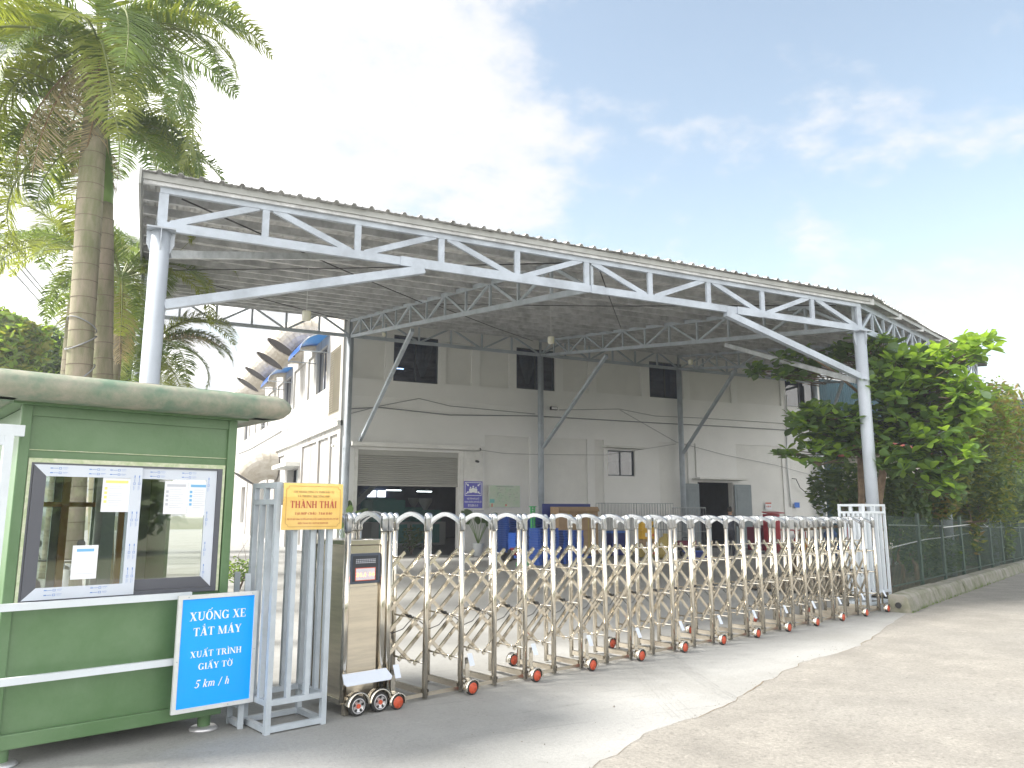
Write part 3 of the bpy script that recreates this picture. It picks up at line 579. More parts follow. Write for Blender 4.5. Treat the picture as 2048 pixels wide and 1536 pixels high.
MB().box(-6.0, -5.75, -.1, -.05, 1.2, 1.9).build('side_pane', 'window_lit', t)
def bush(name, label, cat, c, r, n, m, size=.09, group=None, stems=True, squash=1.0, seed=0, pot=None, mats=None, leaf_len=1.0):
    rnd = random.Random(seed); t = thing(name, label, cat, c, group=group); ms = mats or [m]
    per = MB(); idx = []
    for k in range(n):
        while True:
            p = V((rnd.uniform(-1, 1), rnd.uniform(-1, 1), rnd.uniform(-1, 1)))
            if p.length < 1 and (p.length > .35 or rnd.random() < .4): break
        lump = 1 + .22 * math.sin(p.x * 5 + seed) * math.cos(p.y * 4.3 + seed * 2)
        p = V((p.x * r[0], p.y * r[1], p.z * r[2])) * lump + V((0, 0, r[2] + .15))
        a = V((rnd.gauss(0, 1), rnd.gauss(0, 1), rnd.gauss(0, .5))).normalized(); b = a.cross(V((rnd.gauss(0, 1), rnd.gauss(0, 1), rnd.gauss(0, 1)))).normalized()
        s = size * rnd.uniform(.6, 1.3); per.add([p - a * s * leaf_len, p + b * s * .42, p + a * s * leaf_len, p - b * s * .42], [(0, 1, 2, 3)]); idx.append(rnd.choices(range(len(ms)), [1] * len(ms))[0])
    o = per.build('foliage', ms, t); o['kind'] = 'stuff'; o.data.polygons.foreach_set('material_index', idx)
    if stems:
        s = MB()
        for k in range(5):
            a = rnd.uniform(0, 6.28); e = V((math.cos(a) * r[0] * .6, math.sin(a) * r[1] * .6, r[2] * rnd.uniform(1, 1.8))); s.path([(0, 0, 0), e * .5 + V((0, 0, .1)), e], [.02 + r[2] * .012, .015 + r[2] * .008, .006], 6)
        s.build('stem', 'twig', t)
    return t
tag_t = bush('indoor_plant', 'small leafy plant standing just inside the roller door', 'plant', (9.55, 28.2, 0.012), (.45, .45, .45), 260, 'leaf_dark', .09, seed=3)
# side items: grey wall posts, downpipe etc. come with canopy

# ================================================================== TEAL SHED + house behind trees
t = thing('teal_shed', 'dark teal corrugated metal shed right of the white factory', 'shed', (30.3, 27.5, 0))
for k in range(24):
    m = MB(); x0 = k * .9; n = 6; vs = []
    for j in range(n * 2 + 1): x = x0 + .9 * j / (2 * n); y = -.035 * (j % 2); vs += [(x, y, -.9), (x, y, 8.2)]
    m.add(vs, [(2 * j, 2 * j + 2, 2 * j + 3, 2 * j + 1) for j in range(2 * n)]).build('wall_sheet', 'teal', t)
MB().box(-.1, 22, .1, 20, 8.2, 8.35).build('roof', 'roof_metal', t); MB().box(-.12, .05, -.1, 12, -.5, 8.2).build('corner_post', 'steel_dull', t)
c = PD(1835, 960, 44); hz = gz(c.x, c.y)
t = thing('small_house', 'cream house wall with red roof edge glimpsed through the trees', 'house', (c.x, c.y, hz), R(10))
wz = PD(1835, 915, 44).z - hz
m = MB(); m.box(-3.4, 4.5, 0, 7, 0, wz); m.build('wall', 'house_cream', t); MB().box(-3.7, 4.8, -.3, 7.3, wz, wz + .18).add([(-3.7, -.3, wz + .18), (4.8, -.3, wz + .18), (4.8, 7.3, wz + .18), (-3.7, 7.3, wz + .18), (0, 3.5, wz + 1.8), (1, 3.5, wz + 1.8)], [(0, 1, 5, 4), (1, 2, 5), (2, 3, 4, 5), (3, 0, 4)]).build('roof', 'roof_red', t)
fr = MB().box(.8, 1.9, -.03, -.002, 1.2, 2.6).build('window', 'frame_dark', t); MB().box(-2.4, -1.4, -.03, -.002, 1.2, 2.6).build('window', 'blue_glass', t)

# ================================================================== CANOPY
can = thing('entrance_canopy', 'grey steel truss canopy with corrugated roof over the factory yard', 'canopy', (0, 10.35, 0))
def CA(mb, name, m, parent=None, **kw):
    if parent: return mb.build(name, m, parent, **kw)
    return mb.build(name, m, can, loc=(0, -10.35, 0), **kw)
FYc = 10.40
def roofz(y): return 5.815 + .165 * (y - 10.25)
colL, colR = V((.08, FYc, 0)), V((12.78, FYc, 0))
SDIR = V((.905, .425, 0)).normalized(); SN = V((-SDIR.y, SDIR.x, 0))
def side_pt(px): q = onplane(px, 740, colR, SN); return V((q.x, q.y, 0))
colS = [side_pt(1868), side_pt(1953)]
def zbot(y): return 5.11 + .165 * (y - 10.4)
def column(p, h, m='col_white', r=.115, cap=True):
    z0 = gz(p.x, p.y) - .02
    o = CA(MB().tube((p.x, p.y, z0), (p.x, p.y, h), r, 28), 'column', m)
    if cap:
        MB().box(p.x - .17, p.x + .17, p.y - .17, p.y + .17, h, h + .02).build('cap_plate', m, o)
        for k in range(4):
            a = V((math.cos(k * math.pi / 2), math.sin(k * math.pi / 2), 0)); q = V((p.x, p.y, 0)); s = a.cross(ZUP) * .006
            pl = [q + a * (r - .01) + V((0, 0, h)), q + a * (r + .05) + V((0, 0, h)), q + a * (r + .05) + V((0, 0, h - .16)), q + a * (r - .01) + V((0, 0, h - .3))]
            MB().add([v - s for v in pl] + [v + s for v in pl], [(0, 1, 2, 3), (7, 6, 5, 4), (0, 4, 5, 1), (1, 5, 6, 2), (2, 6, 7, 3), (3, 7, 4, 0)]).build('gusset', m, o)
    return o
column(colL, 5.09); column(colR, 5.09)
for p in colS: column(p, zbot(p.y) - .02)
TB, TT = 5.11, 5.73
def truss(p0, p1, n, zb0, zb1, hgt, m, cw=.06, ch=.12, web=.09, start=0):
    p0, p1 = V((p0[0], p0[1], 0)), V((p1[0], p1[1], 0)); dd = (p1 - p0).normalized()
    def B(t): q = p0.lerp(p1, t); return V((q.x, q.y, zb0 + (zb1 - zb0) * t + ch / 2))
    def T(t): q = p0.lerp(p1, t); h = hgt(t) if callable(hgt) else hgt; return V((q.x, q.y, zb0 + (zb1 - zb0) * t + h - ch / 2))
    top = CA(MB().bar(T(0) - dd * .05, T(1) + dd * .05, cw, ch), 'truss', m)
    MB().bar(B(0) - dd * .05, B(1) + dd * .05, cw, ch).build('bottom_chord', m, top)
    for k in range(n + 1):
        a, b = B(k / n), T(k / n); a = a + V((0, 0, ch / 2)); b = b - V((0, 0, ch / 2)); MB().bar(a, b, web if 0 < k < n else web * 1.3, cw * .8, up=dd.cross(ZUP)).build('web_post', m, top)
        if k < n:
            lo, hi = (k, k + 1) if (k + start) % 2 == 0 else (k + 1, k)
            a, b = B(lo / n), T(hi / n); v = (b - a).normalized(); a = a + v * ch * .9; b = b - v * ch * .9
            MB().bar(a, b, cw * .72, web * .95).build('web_diagonal', m, top)
    return top
truss(colL.xy, colR.xy, 10, TB, TB, TT - TB, 'steel_paint')
sE = colS[1] + SDIR * .1
truss((colR + SDIR * .1).xy, sE.xy, 16, TB, zbot(sE.y), TT - TB, 'steel_paint', web=.075)
# splice plates on the front truss
for x in (3.25, 4.2 + 2.3, 9.6): CA(MB().box(x, x + (3.2 if x < 4 else .25 if x < 8 else .6), FYc - .045, FYc - .032, TB - .012, TB + .128), 'splice_plate', 'steel_paint')
RY = 26.72; rx = [6.6, 14.3, 21.2, 29.4]; RB = 7.74
for i, (a, b) in enumerate(((-.2, 6.6), (6.6, 14.3), (14.3, 21.2), (21.2, 29.4))): truss((a, RY), (b, RY), 6, RB, RB, .80, 'steel_dull', web=.07)
for x in rx: CA(MB().tube((x, RY, 0), (x, RY, RB), .115, 16), 'wall_column', 'steel_dull')
CA(MB().tube((-.2, RY, 0), (-.2, RY, RB), .115, 16), 'wall_column', 'steel_dull')
CA(MB().box(rx[0] - .12, rx[0] + .10, RY - .02, RY + .12, 0, 4.2), 'base_plate', 'steel_dull')
fronts = [(6.55, FYc + .05), (colR.x, colR.y + .1), tuple(colS[0].xy), tuple(colS[1].xy)]
for x, f in zip(rx, fronts): truss(f, (x, RY), 12 if f[0] < 17 else 9, zbot(f[1]) + .02, RB, .68, 'steel_dull', cw=.06, ch=.10, web=.06)
truss(colL.xy + V((0, .1)), (-.2, RY), 12, TB + .02, RB, .68, 'steel_dull', cw=.06, ch=.10, web=.06)
# knee braces
def brace(p, q, m='steel_paint', w=.10, h=.12): return CA(MB().bar(p, q, w, h), 'knee_brace', m)
brace(colL + V((.1, 0, 4.14)), (3.62, FYc, TB - .02)); brace(colR + V((-.1, 0, 4.20)), (9.35, FYc, TB - .02))
brace(colL + V((.1, .05, 4.82)), (3.2, 13.1, 6.05), 'galv', .10, .10); brace(colR + V((-.05, .1, 4.12)), (13.1, 14.6, 5.7), 'galv', .09, .1)
brace((7.1, WY - .1, 4.05), (6.6, 19.8, 6.52), 'steel_dull', .10, .11); brace((14.35, RY - .12, 4.1), (13.65, 20.9, 6.65), 'steel_dull', .10, .11)
brace((21.2, RY - .12, 4.1), (19.5, 21.3, 6.7), 'steel_dull', .10, .11); brace((29.2, RY - .2, 4.4), (27.2, 23.2, 7.1), 'steel_dull', .10, .11)
# purlins
RXC = colS[1].x + .9
def xr(y):   # right end of the roof at y
    yc = 10.22 + (RXC - 13.05) * .4696
    return 13.05 + (y - 10.22) / .4696 if y < yc else RXC + (y - yc) * (30.8 - RXC) / (27 - yc)
y = 10.35
while y < 26.9:
    z = roofz(y) - .07; CA(MB().box(-.17, xr(y) - .15, y - .025, y + .025, z - .075, z + .055), 'purlin', 'roof_under'); y += 1.02
# crossed tie rods under the roof
for a, b, c, d in ((.3, 10.6, 6.4, 18.5), (6.3, 10.6, .2, 18.5), (6.8, 10.6, 12.6, 18.5), (12.4, 10.6, 6.8, 18.5), (.2, 18.6, 6.4, 26.4), (6.8, 18.6, 13.8, 26.4)):
    CA(MB().path([(a, b, roofz(b) - .22), ((a + c) / 2, (b + d) / 2, (roofz(b) + roofz(d)) / 2 - .25), (c, d, roofz(d) - .22)], .012, 5), 'tie_rod', 'black')
# roof sheets with ribs
def yfront(x): return 10.22 if x <= 13.05 else (10.22 + (x - 13.05) * .4696 if x <= RXC else 10.22 + (RXC - 13.05) * .4696 + (x - RXC) * (27 - 10.22 - (RXC - 13.05) * .4696) / (30.8 - RXC))
rows = []; x = -.20; k = 0
while x < 30.6:
    w = 1.0; m = MB(); prof = []
    for j in range(4):
        for u, h in ((0, 0), (.055, 0), (.075, .012), (.095, 0), (.165, 0), (.19, .038), (.225, .038), (.25, 0)):
            if u == .25 and j < 3: continue
            prof.append((x + j * .25 + u, h))
    top = []; n = len(prof); jit = random.uniform(-.03, .03)
    for px_, h in prof:
        y0 = yfront(px_) + jit
        for yy in (y0, max(y0 + .01, (y0 + 27) / 2), 27.0): top.append((px_, yy, roofz(yy) + .012 + h + (k % 2) * .004))
    bot = [(a, b, c - .004) for a, b, c in top]; N3 = 3 * n
    fs = [(3 * i + j, 3 * i + 3 + j, 3 * i + 4 + j, 3 * i + 1 + j) for i in range(n - 1) for j in range(2)]
    m.add(top + bot, fs + [tuple(N3 + q for q in f[::-1]) for f in fs] + [(3 * i, N3 + 3 * i, N3 + 3 * i + 3, 3 * i + 3) for i in range(n - 1)])
    CA(m, 'roof_sheet', 'roof_metal'); x += w; k += 1
# flashing under the front and side edges, gutter piece on the left
CA(MB().box(-.18, 13.0, 10.30, 10.33, 5.735, 5.815), 'flashing', 'flashing')
ye = yfront(RXC) + .05; CA(MB().bar((13.0, 10.30, 5.775), (RXC, ye, roofz(ye) - .045), .03, .08), 'flashing', 'flashing')
CA(MB().bar((RXC, ye, roofz(ye) - .06), (30.75, 26.9, 8.5), .03, .2), 'flashing', 'flashing')
CA(MB().bar((-.21, 10.24, roofz(10.24) - .07), (-.21, 26.95, roofz(26.95) - .07), .03, .20), 'side_flashing', 'flashing')
# pendant lamps
for i, (px, py, ytop, Y) in enumerate(((613, 631, 585, 14.3), (1102, 680, 637, 16.5), (1381, 724, 692, 19.5), (768, 669, 650, 22.5))):
    p = Yp(px, py, Y); q = Yp(px, ytop, Y)
    t = thing('pendant_lamp', ['white pendant lamp hanging under the left end of the canopy', 'white pendant lamp hanging in the middle, over the blue trays', 'white pendant lamp hanging at the right, left of the tree', 'small pendant lamp beside the left roof truss'][i], 'lamp', (p.x, p.y, p.z), group='pendant lamps under the canopy')
    s = [1, 1, .9, .6][i]
    MB().path([(0, 0, .09 * s), (0, 0, roofz(Y) - .15 - p.z)], .006, 6).build('cord', 'cable_light', t)
    MB().lathe((0, 0, 0), [(.001, -.10 * s), (.07 * s, -.095 * s), (.085 * s, -.06 * s), (.085 * s, .05 * s), (.08 * s, .08 * s), (.03 * s, .09 * s), (.001, .1 * s)], 16).build('lamp_shade', 'lamp_white', t)

# wall furniture -----------------------------------------------------------
def cable(label, pts, r=.012, m='cable_grey', n=8, sag=0):
    P = []; 
    for i in range(len(pts) - 1):
        a, b = V(pts[i]), V(pts[i + 1])
        for k in range(n): u = k / n; P.append(a.lerp(b, u) - V((0, 0, sag * 4 * u * (1 - u))))
    P.append(V(pts[-1])); return tag(MB().path(P, r, 5).build('cable', m), label, 'cable')
def W_(px, py, dy=.05): return Yp(px, py, WY - dy)
cable('thick grey cable run along the upper wall', [W_(690, 818), W_(760, 815), W_(900, 830), W_(1070, 832), W_(1350, 848), W_(1450, 853), W_(1600, 862)], .022)
cable('thin grey cable rising to a peak left of the second column', [W_(690, 830), W_(760, 812), W_(838, 797), W_(900, 812), W_(1070, 828)], .014)
cable('thin grey cable rising to a peak right of the second column', [W_(1118, 820), W_(1238, 818), W_(1310, 832), W_(1400, 836), W_(1540, 845), W_(1600, 850)], .012)
cable('thin cable falling from the peak to the third column', [W_(1240, 820), W_(1352, 884), W_(1450, 910), W_(1550, 930), W_(1640, 955)], .010)
cable('thin cable from the roller door hood to the small window', [W_(960, 900), W_(1010, 907), W_(1075, 909), W_(1210, 910), W_(1352, 888)], .008)
cable('pale wire crossing in front of the teal shed', [Yp(1640, 955, 26.6), Yp(1700, 972, 26.4)], .012, 'cable_light')
cable('bent black hose hanging on the right wall panel', [W_(1584, 957, .12), W_(1592, 958, .15), W_(1600, 975, .12), W_(1612, 986, .12), W_(1636, 1000, .12)], .02, 'black')
tag(MB().path([W_(1573, 790, .06), W_(1574, 930, .06), W_(1582, 1014, .06)], .03, 6).build('conduit', 'cable_light'), 'thin vertical conduit down the right wall panel', 'pipe')
cable('thin wire hanging across the dirty side wall', [Xp(480, 852, SX - .3), Xp(560, 852, SX - .3), Xp(676, 836, SX - .3)], .012)
cable('second wire dropping to the corner on the side wall', [Xp(560, 850, SX - .25), Xp(640, 878, SX - .25), Xp(676, 884, SX - .25)], .01)
cable('wavy cable fixed low on the side wall', [Xp(475, 908, SX - .12), Xp(500, 898, SX - .12), Xp(535, 878, SX - .12), Xp(562, 862, SX - .12)], .022)
def camera_box(p, label, m='black'):
    t = thing('security_camera', label, 'camera', p, group='security cameras on the factory wall'); MB().tube((0, -.22, 0), (0, -.02, .03), .045, 12).build('housing', m, t); MB().path([(0, -.04, .02), (0, .02, .08), (0, .05, .08)], .015, 6).build('bracket', 'trim_white', t)
camera_box(W_(687, 898, .1), 'small dark camera left of the door hood'); camera_box(W_(952, 924, .12), 'small camera hanging right of the roller door')
p = Xp(664, 893, SX - .2); camera_box(p, 'white camera on the side wall near the corner', 'trim_white')
p = W_(1106, 817, .15); t = thing('floodlight', 'small dark floodlight on the wall right of the second column', 'floodlight', p); MB().box(-.16, .16, -.12, .0, -.07, .07).build('housing', 'black', t, bevel=.02); MB().box(-.13, .13, -.135, -.121, -.05, .05).build('lens', 'rim_grey', t); MB().box(-.02, .02, 0, .16, -.02, .02).build('arm', 'black', t)
p = W_(958, 899, .5); t = thing('horn_speaker', 'tiny black sounder on the right end of the hood', 'speaker', p); MB().lathe((0, 0, 0), [(.02, 0), (.05, .1)], 10, V((0, -1, 0))).build('horn', 'black', t)

# assembly point sign
X_, Z_ = V((1, 0, 0)), ZUP; NY = V((0, -1, 0))
sx0, sx1, sz0, sz1 = 11.12, 11.88, 1.72, 2.72; yy = WY - .075
t = thing('assembly_point_sign', 'violet blue assembly point sign right of the roller door', 'sign', ((sx0 + sx1) / 2, yy, (sz0 + sz1) / 2))
def SG(mb, name, m): return mb.build(name, m, t, loc=(-(sx0 + sx1) / 2, -yy, -(sz0 + sz1) / 2))
SG(MB().box(sx0, sx1, yy - .012, yy, sz0, sz1), 'board', 'lilac'); fy = yy - .013
m = MB()
for a, b, c, d in ((sx0 + .04, sx1 - .04, sz1 - .06, sz1 - .04), (sx0 + .04, sx1 - .04, sz0 + .46, sz0 + .48), (sx0 + .04, sx0 + .06, sz0 + .48, sz1 - .06), (sx1 - .06, sx1 - .04, sz0 + .48, sz1 - .06)): m.box(a, b, fy - .001, fy, c, d)
cx, cz = (sx0 + sx1) / 2, sz0 + .70
for dx, dz, s in ((0, 0, 1), (-.11, -.02, .85), (.11, -.02, .85)):
    o_ = fy - .0012 - (.0004 if dx else 0) - (.0003 if dx > 0 else 0); m.add([(cx + dx + .032 * s * math.cos(a), o_, cz + dz + .10 * s + .032 * s * math.sin(a)) for a in [k * math.pi / 6 for k in range(12)]], [tuple(range(12))])
    m.add([(cx + dx - .06 * s, o_, cz + dz - .12), (cx + dx + .06 * s, o_, cz + dz - .12), (cx + dx + .07 * s, o_, cz + dz + .02), (cx + dx + .03 * s, o_, cz + dz + .06 * s), (cx + dx - .03 * s, o_, cz + dz + .06 * s), (cx + dx - .07 * s, o_, cz + dz + .02)], [tuple(range(6))])
for sx_, sz_ in ((-1, 1), (1, 1), (-1, -1), (1, -1)):
    e = V((cx + sx_ * .29, fy - .001, cz + .02 + sz_ * .19)); i_ = V((cx + sx_ * .17, fy - .001, cz + .02 + sz_ * .10)); dv = (i_ - e).normalized(); pv = V((-dv.z, 0, dv.x))
    m.add([e + pv * .018, e - pv * .018, i_ - pv * .018 - dv * .05, i_ + pv * .018 - dv * .05], [(0, 1, 2, 3)]); m.add([i_ + V((0, -.0003, 0)), i_ - dv * .07 + pv * .05 + V((0, -.0003, 0)), i_ - dv * .07 - pv * .05 + V((0, -.0003, 0))], [(0, 1, 2)])
SG(m, 'pictogram', 'sign_white')
m = MB(); font_print(m, 'NƠI TẬP HỢP SỰ CỐ', (cx, fy, sz0 + .32), X_, Z_, NY, .085, .48, .01); font_print(m, 'TRONG TRƯỜNG HỢP KHẨN CẤP', (cx, fy, sz0 + .20), X_, Z_, NY, .085, .70, .01); font_print(m, '緊急集合点', (cx, fy, sz0 + .06), X_, Z_, NY, .10, .42)
SG(m, 'lettering', 'sign_white')
# evacuation plan board
bx0, bx1, bz0, bz1 = 12.15, 13.5, 1.74, 2.60; yy = WY - .045
t = thing('plan_board', 'pale green floor plan board on the wall right of the violet sign', 'board', (bx0, yy, bz0))
def SB(mb, name, m): return mb.build(name, m, t, loc=(-bx0, -yy, -bz0))
SB(MB().box(bx0, bx1, yy - .012, yy, bz0, bz1), 'board', 'board_pale'); m = MB(); f = .018
for a, b, c, d in ((bx0, bx1, bz1 - f, bz1), (bx0, bx1, bz0, bz0 + f), (bx0, bx0 + f, bz0 + f, bz1 - f), (bx1 - f, bx1, bz0 + f, bz1 - f)): m.box(a, b, yy - .02, yy - .0125, c, d)
SB(m, 'frame', 'sign_frame')
m = MB(); rnd = random.Random(5); fy = yy - .0125
for k in range(34):
    x = rnd.choice([.35, .42, .5, 1.05, 1.15, .75, .9]) + rnd.uniform(-.06, .06); z = rnd.uniform(.2, .72); w, h = rnd.choice([(.05, .012), (.012, .06), (.1, .008), (.02, .02)]); m.box(bx0 + x, bx0 + x + w, fy - .0005 - k * .00003, fy, bz0 + z, bz0 + z + h)
m.box(bx0 + .32, bx1 - .3, fy - .002, fy, bz1 - .075, bz1 - .055)
SB(m, 'plan_lines', 'board_line'); SB(MB().box(bx0 + .05, bx0 + .25, fy - .001, fy, bz0 + .18, bz0 + .32), 'legend', 'board_teal'); SB(MB().box(bx0 + .12, bx0 + .17, fy - .001, fy, bz0 + .03, bz0 + .15).box(bx0 + .70, bx0 + .77, fy - .001, fy, bz0 + .06, bz0 + .13), 'legend_marks', 'red_mark')
# small posters and notices
p = W_(1537, 1012, .045); t = thing('safety_poster', 'small white poster with red header right of the grey doors', 'poster', p)
MB().box(-.18, .18, 0, .01, -.16, .16).build('sheet', 'paper', t); MB().box(-.18, .18, -.002, -.0005, .09, .16).box(-.13, -.07, -.002, -.0005, -.06, .02).box(-.03, .03, -.002, -.0005, -.06, .02).box(.07, .13, -.002, -.0005, -.06, .02).build('print', 'poster_red', t)
p = W_(1594, 1010, .05); tag(MB().box(p.x - .16, p.x + .16, p.y - .01, p.y, p.z - .12, p.z + .12).build('blue_notice', 'poster_blue'), 'small plain blue notice beside the vertical conduit', 'notice')
tag(MB().box(11.15, 11.5, WY - .07, WY - .062, 1.58, 1.66).box(11.55, 11.95, WY - .07, WY - .062, 1.59, 1.64).build('wall_label', 'grey_text'), 'thin grey printed strip below the violet sign', 'label')
# grey double doors, folded open
for i, (a, b) in enumerate(((21.46, 22.22), (24.22, 25.2))):
    t = thing('door_leaf', ['left open leaf of the grey steel door', 'right open leaf of the grey steel door'][i], 'door', (a if i == 0 else b, WY - .05, 0), group='open leaves of the grey door')
    w = b - a; m = MB().box(0, w, -.06, -.01, .05, 2.80); o_ = m.build('leaf', 'door_grey', t, loc=(0 if i == 0 else -w, 0, 0), bevel=.01)
    for z0, z1 in ((.25, 1.2), (1.35, 2.6)):
        x0, x1 = .12, w - .12; MB().box(x0, x1, -.075, -.0605, z0, z1).build('door_panel', 'door_grey', o_, bevel=.012)
    MB().box(.04 if i else w - .10, .07 if i else w - .07, -.10, -.061, 1.2, 1.36).build('handle', 'black', o_)

# ================================================================== THINGS UNDER THE CANOPY
def stack_slab(w, d, h):
    m = MB().box(-w / 2, w / 2, -d / 2, d / 2, h * .62, h * .92)
    for i in (-1, 0, 1): m.box(i * w * .44 - w * .05, i * w * .44 + w * .05, -d / 2 + .01, d / 2 - .01, 0, h * .62)
    m.box(-w / 2 + .02, w / 2 - .02, -d / 2 + .02, d / 2 - .02, h * .0, h * .2)
    return m.mesh('plastic_pallet', 'pallet_blue')
slabs = {k: stack_slab(*v) for k, v in {'s': (.72, .6, .078), 'b': (1.1, .8, .078)}.items()}
ORD = ['first', 'second', 'third', 'fourth', 'fifth', 'sixth', 'seventh', 'eighth', 'ninth', 'tenth', 'eleventh', 'twelfth', 'thirteenth', 'fourteenth', 'fifteenth', 'sixteenth', 'seventeenth', 'eighteenth', 'nineteenth']
stacks = [((1030, 26.1), 'b', 18, 'tall stack behind the red pump'), ((1042, 24.6), 's', 11, 'low stack behind the red pump'), ((1080, 25.9), 'b', 18, 'stack behind the green upright'), ((1088, 21.0), 's', 14, 'front stack beside the green upright'), ((1138, 21.2), 's', 13, 'stack before the cardboard cartons')]
for (px, YY), kd, n, lb in stacks:
    d_ = ray(px, 1110); q = O + d_ * (YY / d_.y)
    for k in range(n):
        where = 'lowest' if k == 0 else ('topmost' if k == n - 1 else ORD[k])
        o_ = obj('plastic_tray', slabs[kd], None, (q.x + random.gauss(0, .008), q.y + random.gauss(0, .008), k * .078 + .002)); o_.rotation_euler = (0, 0, random.gauss(0, .02))
        tag(o_, 'blue plastic tray, %s from the floor, %s' % (where, lb) if 0 < k < n - 1 else 'blue plastic tray, %s one, %s' % (where, lb), 'tray', 'blue plastic trays in stacks')
q = G(1066, 1128); t = thing('rack_upright', 'bright green perforated steel upright between the blue tray stacks', 'rack', (q.x, q.y, 0))
zt = 1.72; m = MB().box(-.06, -.045, -.05, .05, 0, zt).box(.045, .06, -.05, .05, 0, zt); 
for k in range(24): m.box(-.045, .045, -.05, -.042, k * .07 + .02, k * .07 + .055)
m.build('channel', 'rack_green', t); MB().box(-.35, .12, -.2, .2, 0, .07).build('foot', 'rack_green', t, bevel=.01); MB().box(-.09, .09, -.08, .08, zt, zt + .03).build('cap', 'rack_green', t)
# red motor pump
q = G(1030, 1122); t = thing('red_pump', 'red engine driven pump on the floor before the blue trays', 'pump', (q.x, q.y, 0))
MB().box(-.16, .18, -.14, .14, .18, .42).build('engine', 'red_gloss', t, bevel=.05); MB().tube((-.22, 0, .26), (-.14, 0, .26), .12, 14).build('fan_cover', 'black', t); MB().box(-.3, .3, -.18, .18, .04, .08).build('skid', 'black', t)
for s in (-1, 1): MB().lathe((-.28, s * .2, .14), [(.001, -.02), (.13, -.02), (.14, 0), (.13, .02), (.001, .02)], 16, V((0, 1, 0))).build('wheel', 'rubber', t)
MB().path([(.22, -.12, .4), (.3, -.12, .62), (.3, .12, .62), (.22, .12, .4)], .014, 6).build('handle', 'black', t)
q = G(1045, 1133); tag(MB().box(q.x - .15, q.x + .13, q.y - .15, q.y + .15, 0, .12).box(q.x - .11, q.x + .09, q.y - .1, q.y + .1, .12, .17).build('green_crate', 'rack_green', bevel=.015), 'small green plastic base on the floor beside the pump', 'crate')
# cardboard boxes on blue pallet
cq = G(1155, 1117); bw, bh = .78, .40
box_me = MB().box(-bw / 2, bw / 2, -.3, .3, 0, bh).mesh('carton', 'cardboard')
names = ['lower left', 'lower right', 'second row left', 'second row right', 'third row left', 'third row right', 'top left', 'top right']
flap = MB().quad((-bw / 2, -.302, bh), (bw / 2, -.302, bh), (bw / 2 + .02, -.40, bh - .16), (-bw / 2 - .02, -.40, bh - .16)).mesh('flap', 'cardboard')
tape = MB().box(-.025, .025, -.303, -.3005, 0, bh).mesh('tape', 'ochre')
for k in range(8):
    i, j = k % 2, k // 2; t = thing('carton', 'brown cardboard carton, %s of the pile beside the blue trays' % names[k], 'carton', (cq.x - .3 + i * (bw + .01), cq.y + .35 + random.gauss(0, .01), .14 + j * (bh + .004)), random.gauss(0, .01), 'cardboard cartons in a pile')
    obj('carton_body', box_me, t); obj('tape', tape, t)
    if k in (6, 7): obj('flap', flap, t)
tag(obj('plastic_tray', slabs['b'], None, (cq.x, cq.y + .35, .002)), 'blue plastic pallet under the cardboard cartons', 'pallet')
q = G(1128, 1110); tag(MB().box(cq.x - .95, cq.x + 1.0, cq.y + .72, cq.y + .78, 0, 1.86).build('blue_board', 'crate_navy', bevel=.01), 'dark blue board standing behind the cardboard cartons', 'board')
q = G(1230, 1112); t = thing('blue_bin', 'dark blue square bin right of the cardboard cartons', 'bin', (q.x, q.y, 0)); MB().box(-.3, .3, -.28, .28, .03, .82).build('bin_body', 'crate_navy', t, bevel=.02); MB().box(-.33, .33, -.31, .31, .82, .9).build('lid', 'poster_blue', t, bevel=.01)
# wire mesh trolleys along the wall
def wire_rack(p, w, h, d, label, rz=0):
    t = thing('wire_trolley', label, 'trolley', (p.x, p.y, 0), rz, group='wire mesh trolleys along the wall'); n = int(w / .13)
    for y in (-d / 2, d / 2):
        for k in range(n + 1): x = -w / 2 + w * k / n; MB().bar((x, y, .15), (x, y, h), .012).build('upright_wire', 'mesh_wire', t)
        m = MB()
        for z in (.15, h * .45, h * .72, h): m.bar((-w / 2, y, z), (w / 2, y, z), .022)
        m.build('rail', 'mesh_wire', t)
    m = MB()
    for x in (-w / 2, w / 2):
        for z in (.15, h): m.bar((x, -d / 2, z), (x, d / 2, z), .022)
    m.box(-w / 2, w / 2, -d / 2, d / 2, .12, .15).build('base', 'steel_dull', t)
    for sx_ in (-1, 1):
        for sy_ in (-1, 1): MB().lathe((sx_ * w * .42, sy_ * d * .4 - .02, .06), [(.001, 0), (.06, 0), (.06, .04), (.001, .04)], 12, V((0, 1, 0))).build('castor', 'rubber', t)
q = Yp(1215, 1100, 25.9); wire_rack(V((17.3, 26.0, 0)), 1.6, 1.92, .5, 'wire trolley nearest the cartons'); wire_rack(V((19.1, 26.0, 0)), 1.6, 1.92, .5, 'middle wire trolley holding yellow boxes below'); wire_rack(V((20.75, 25.8, 0)), 1.3, 1.75, .5, 'wire trolley nearest the grey doors')
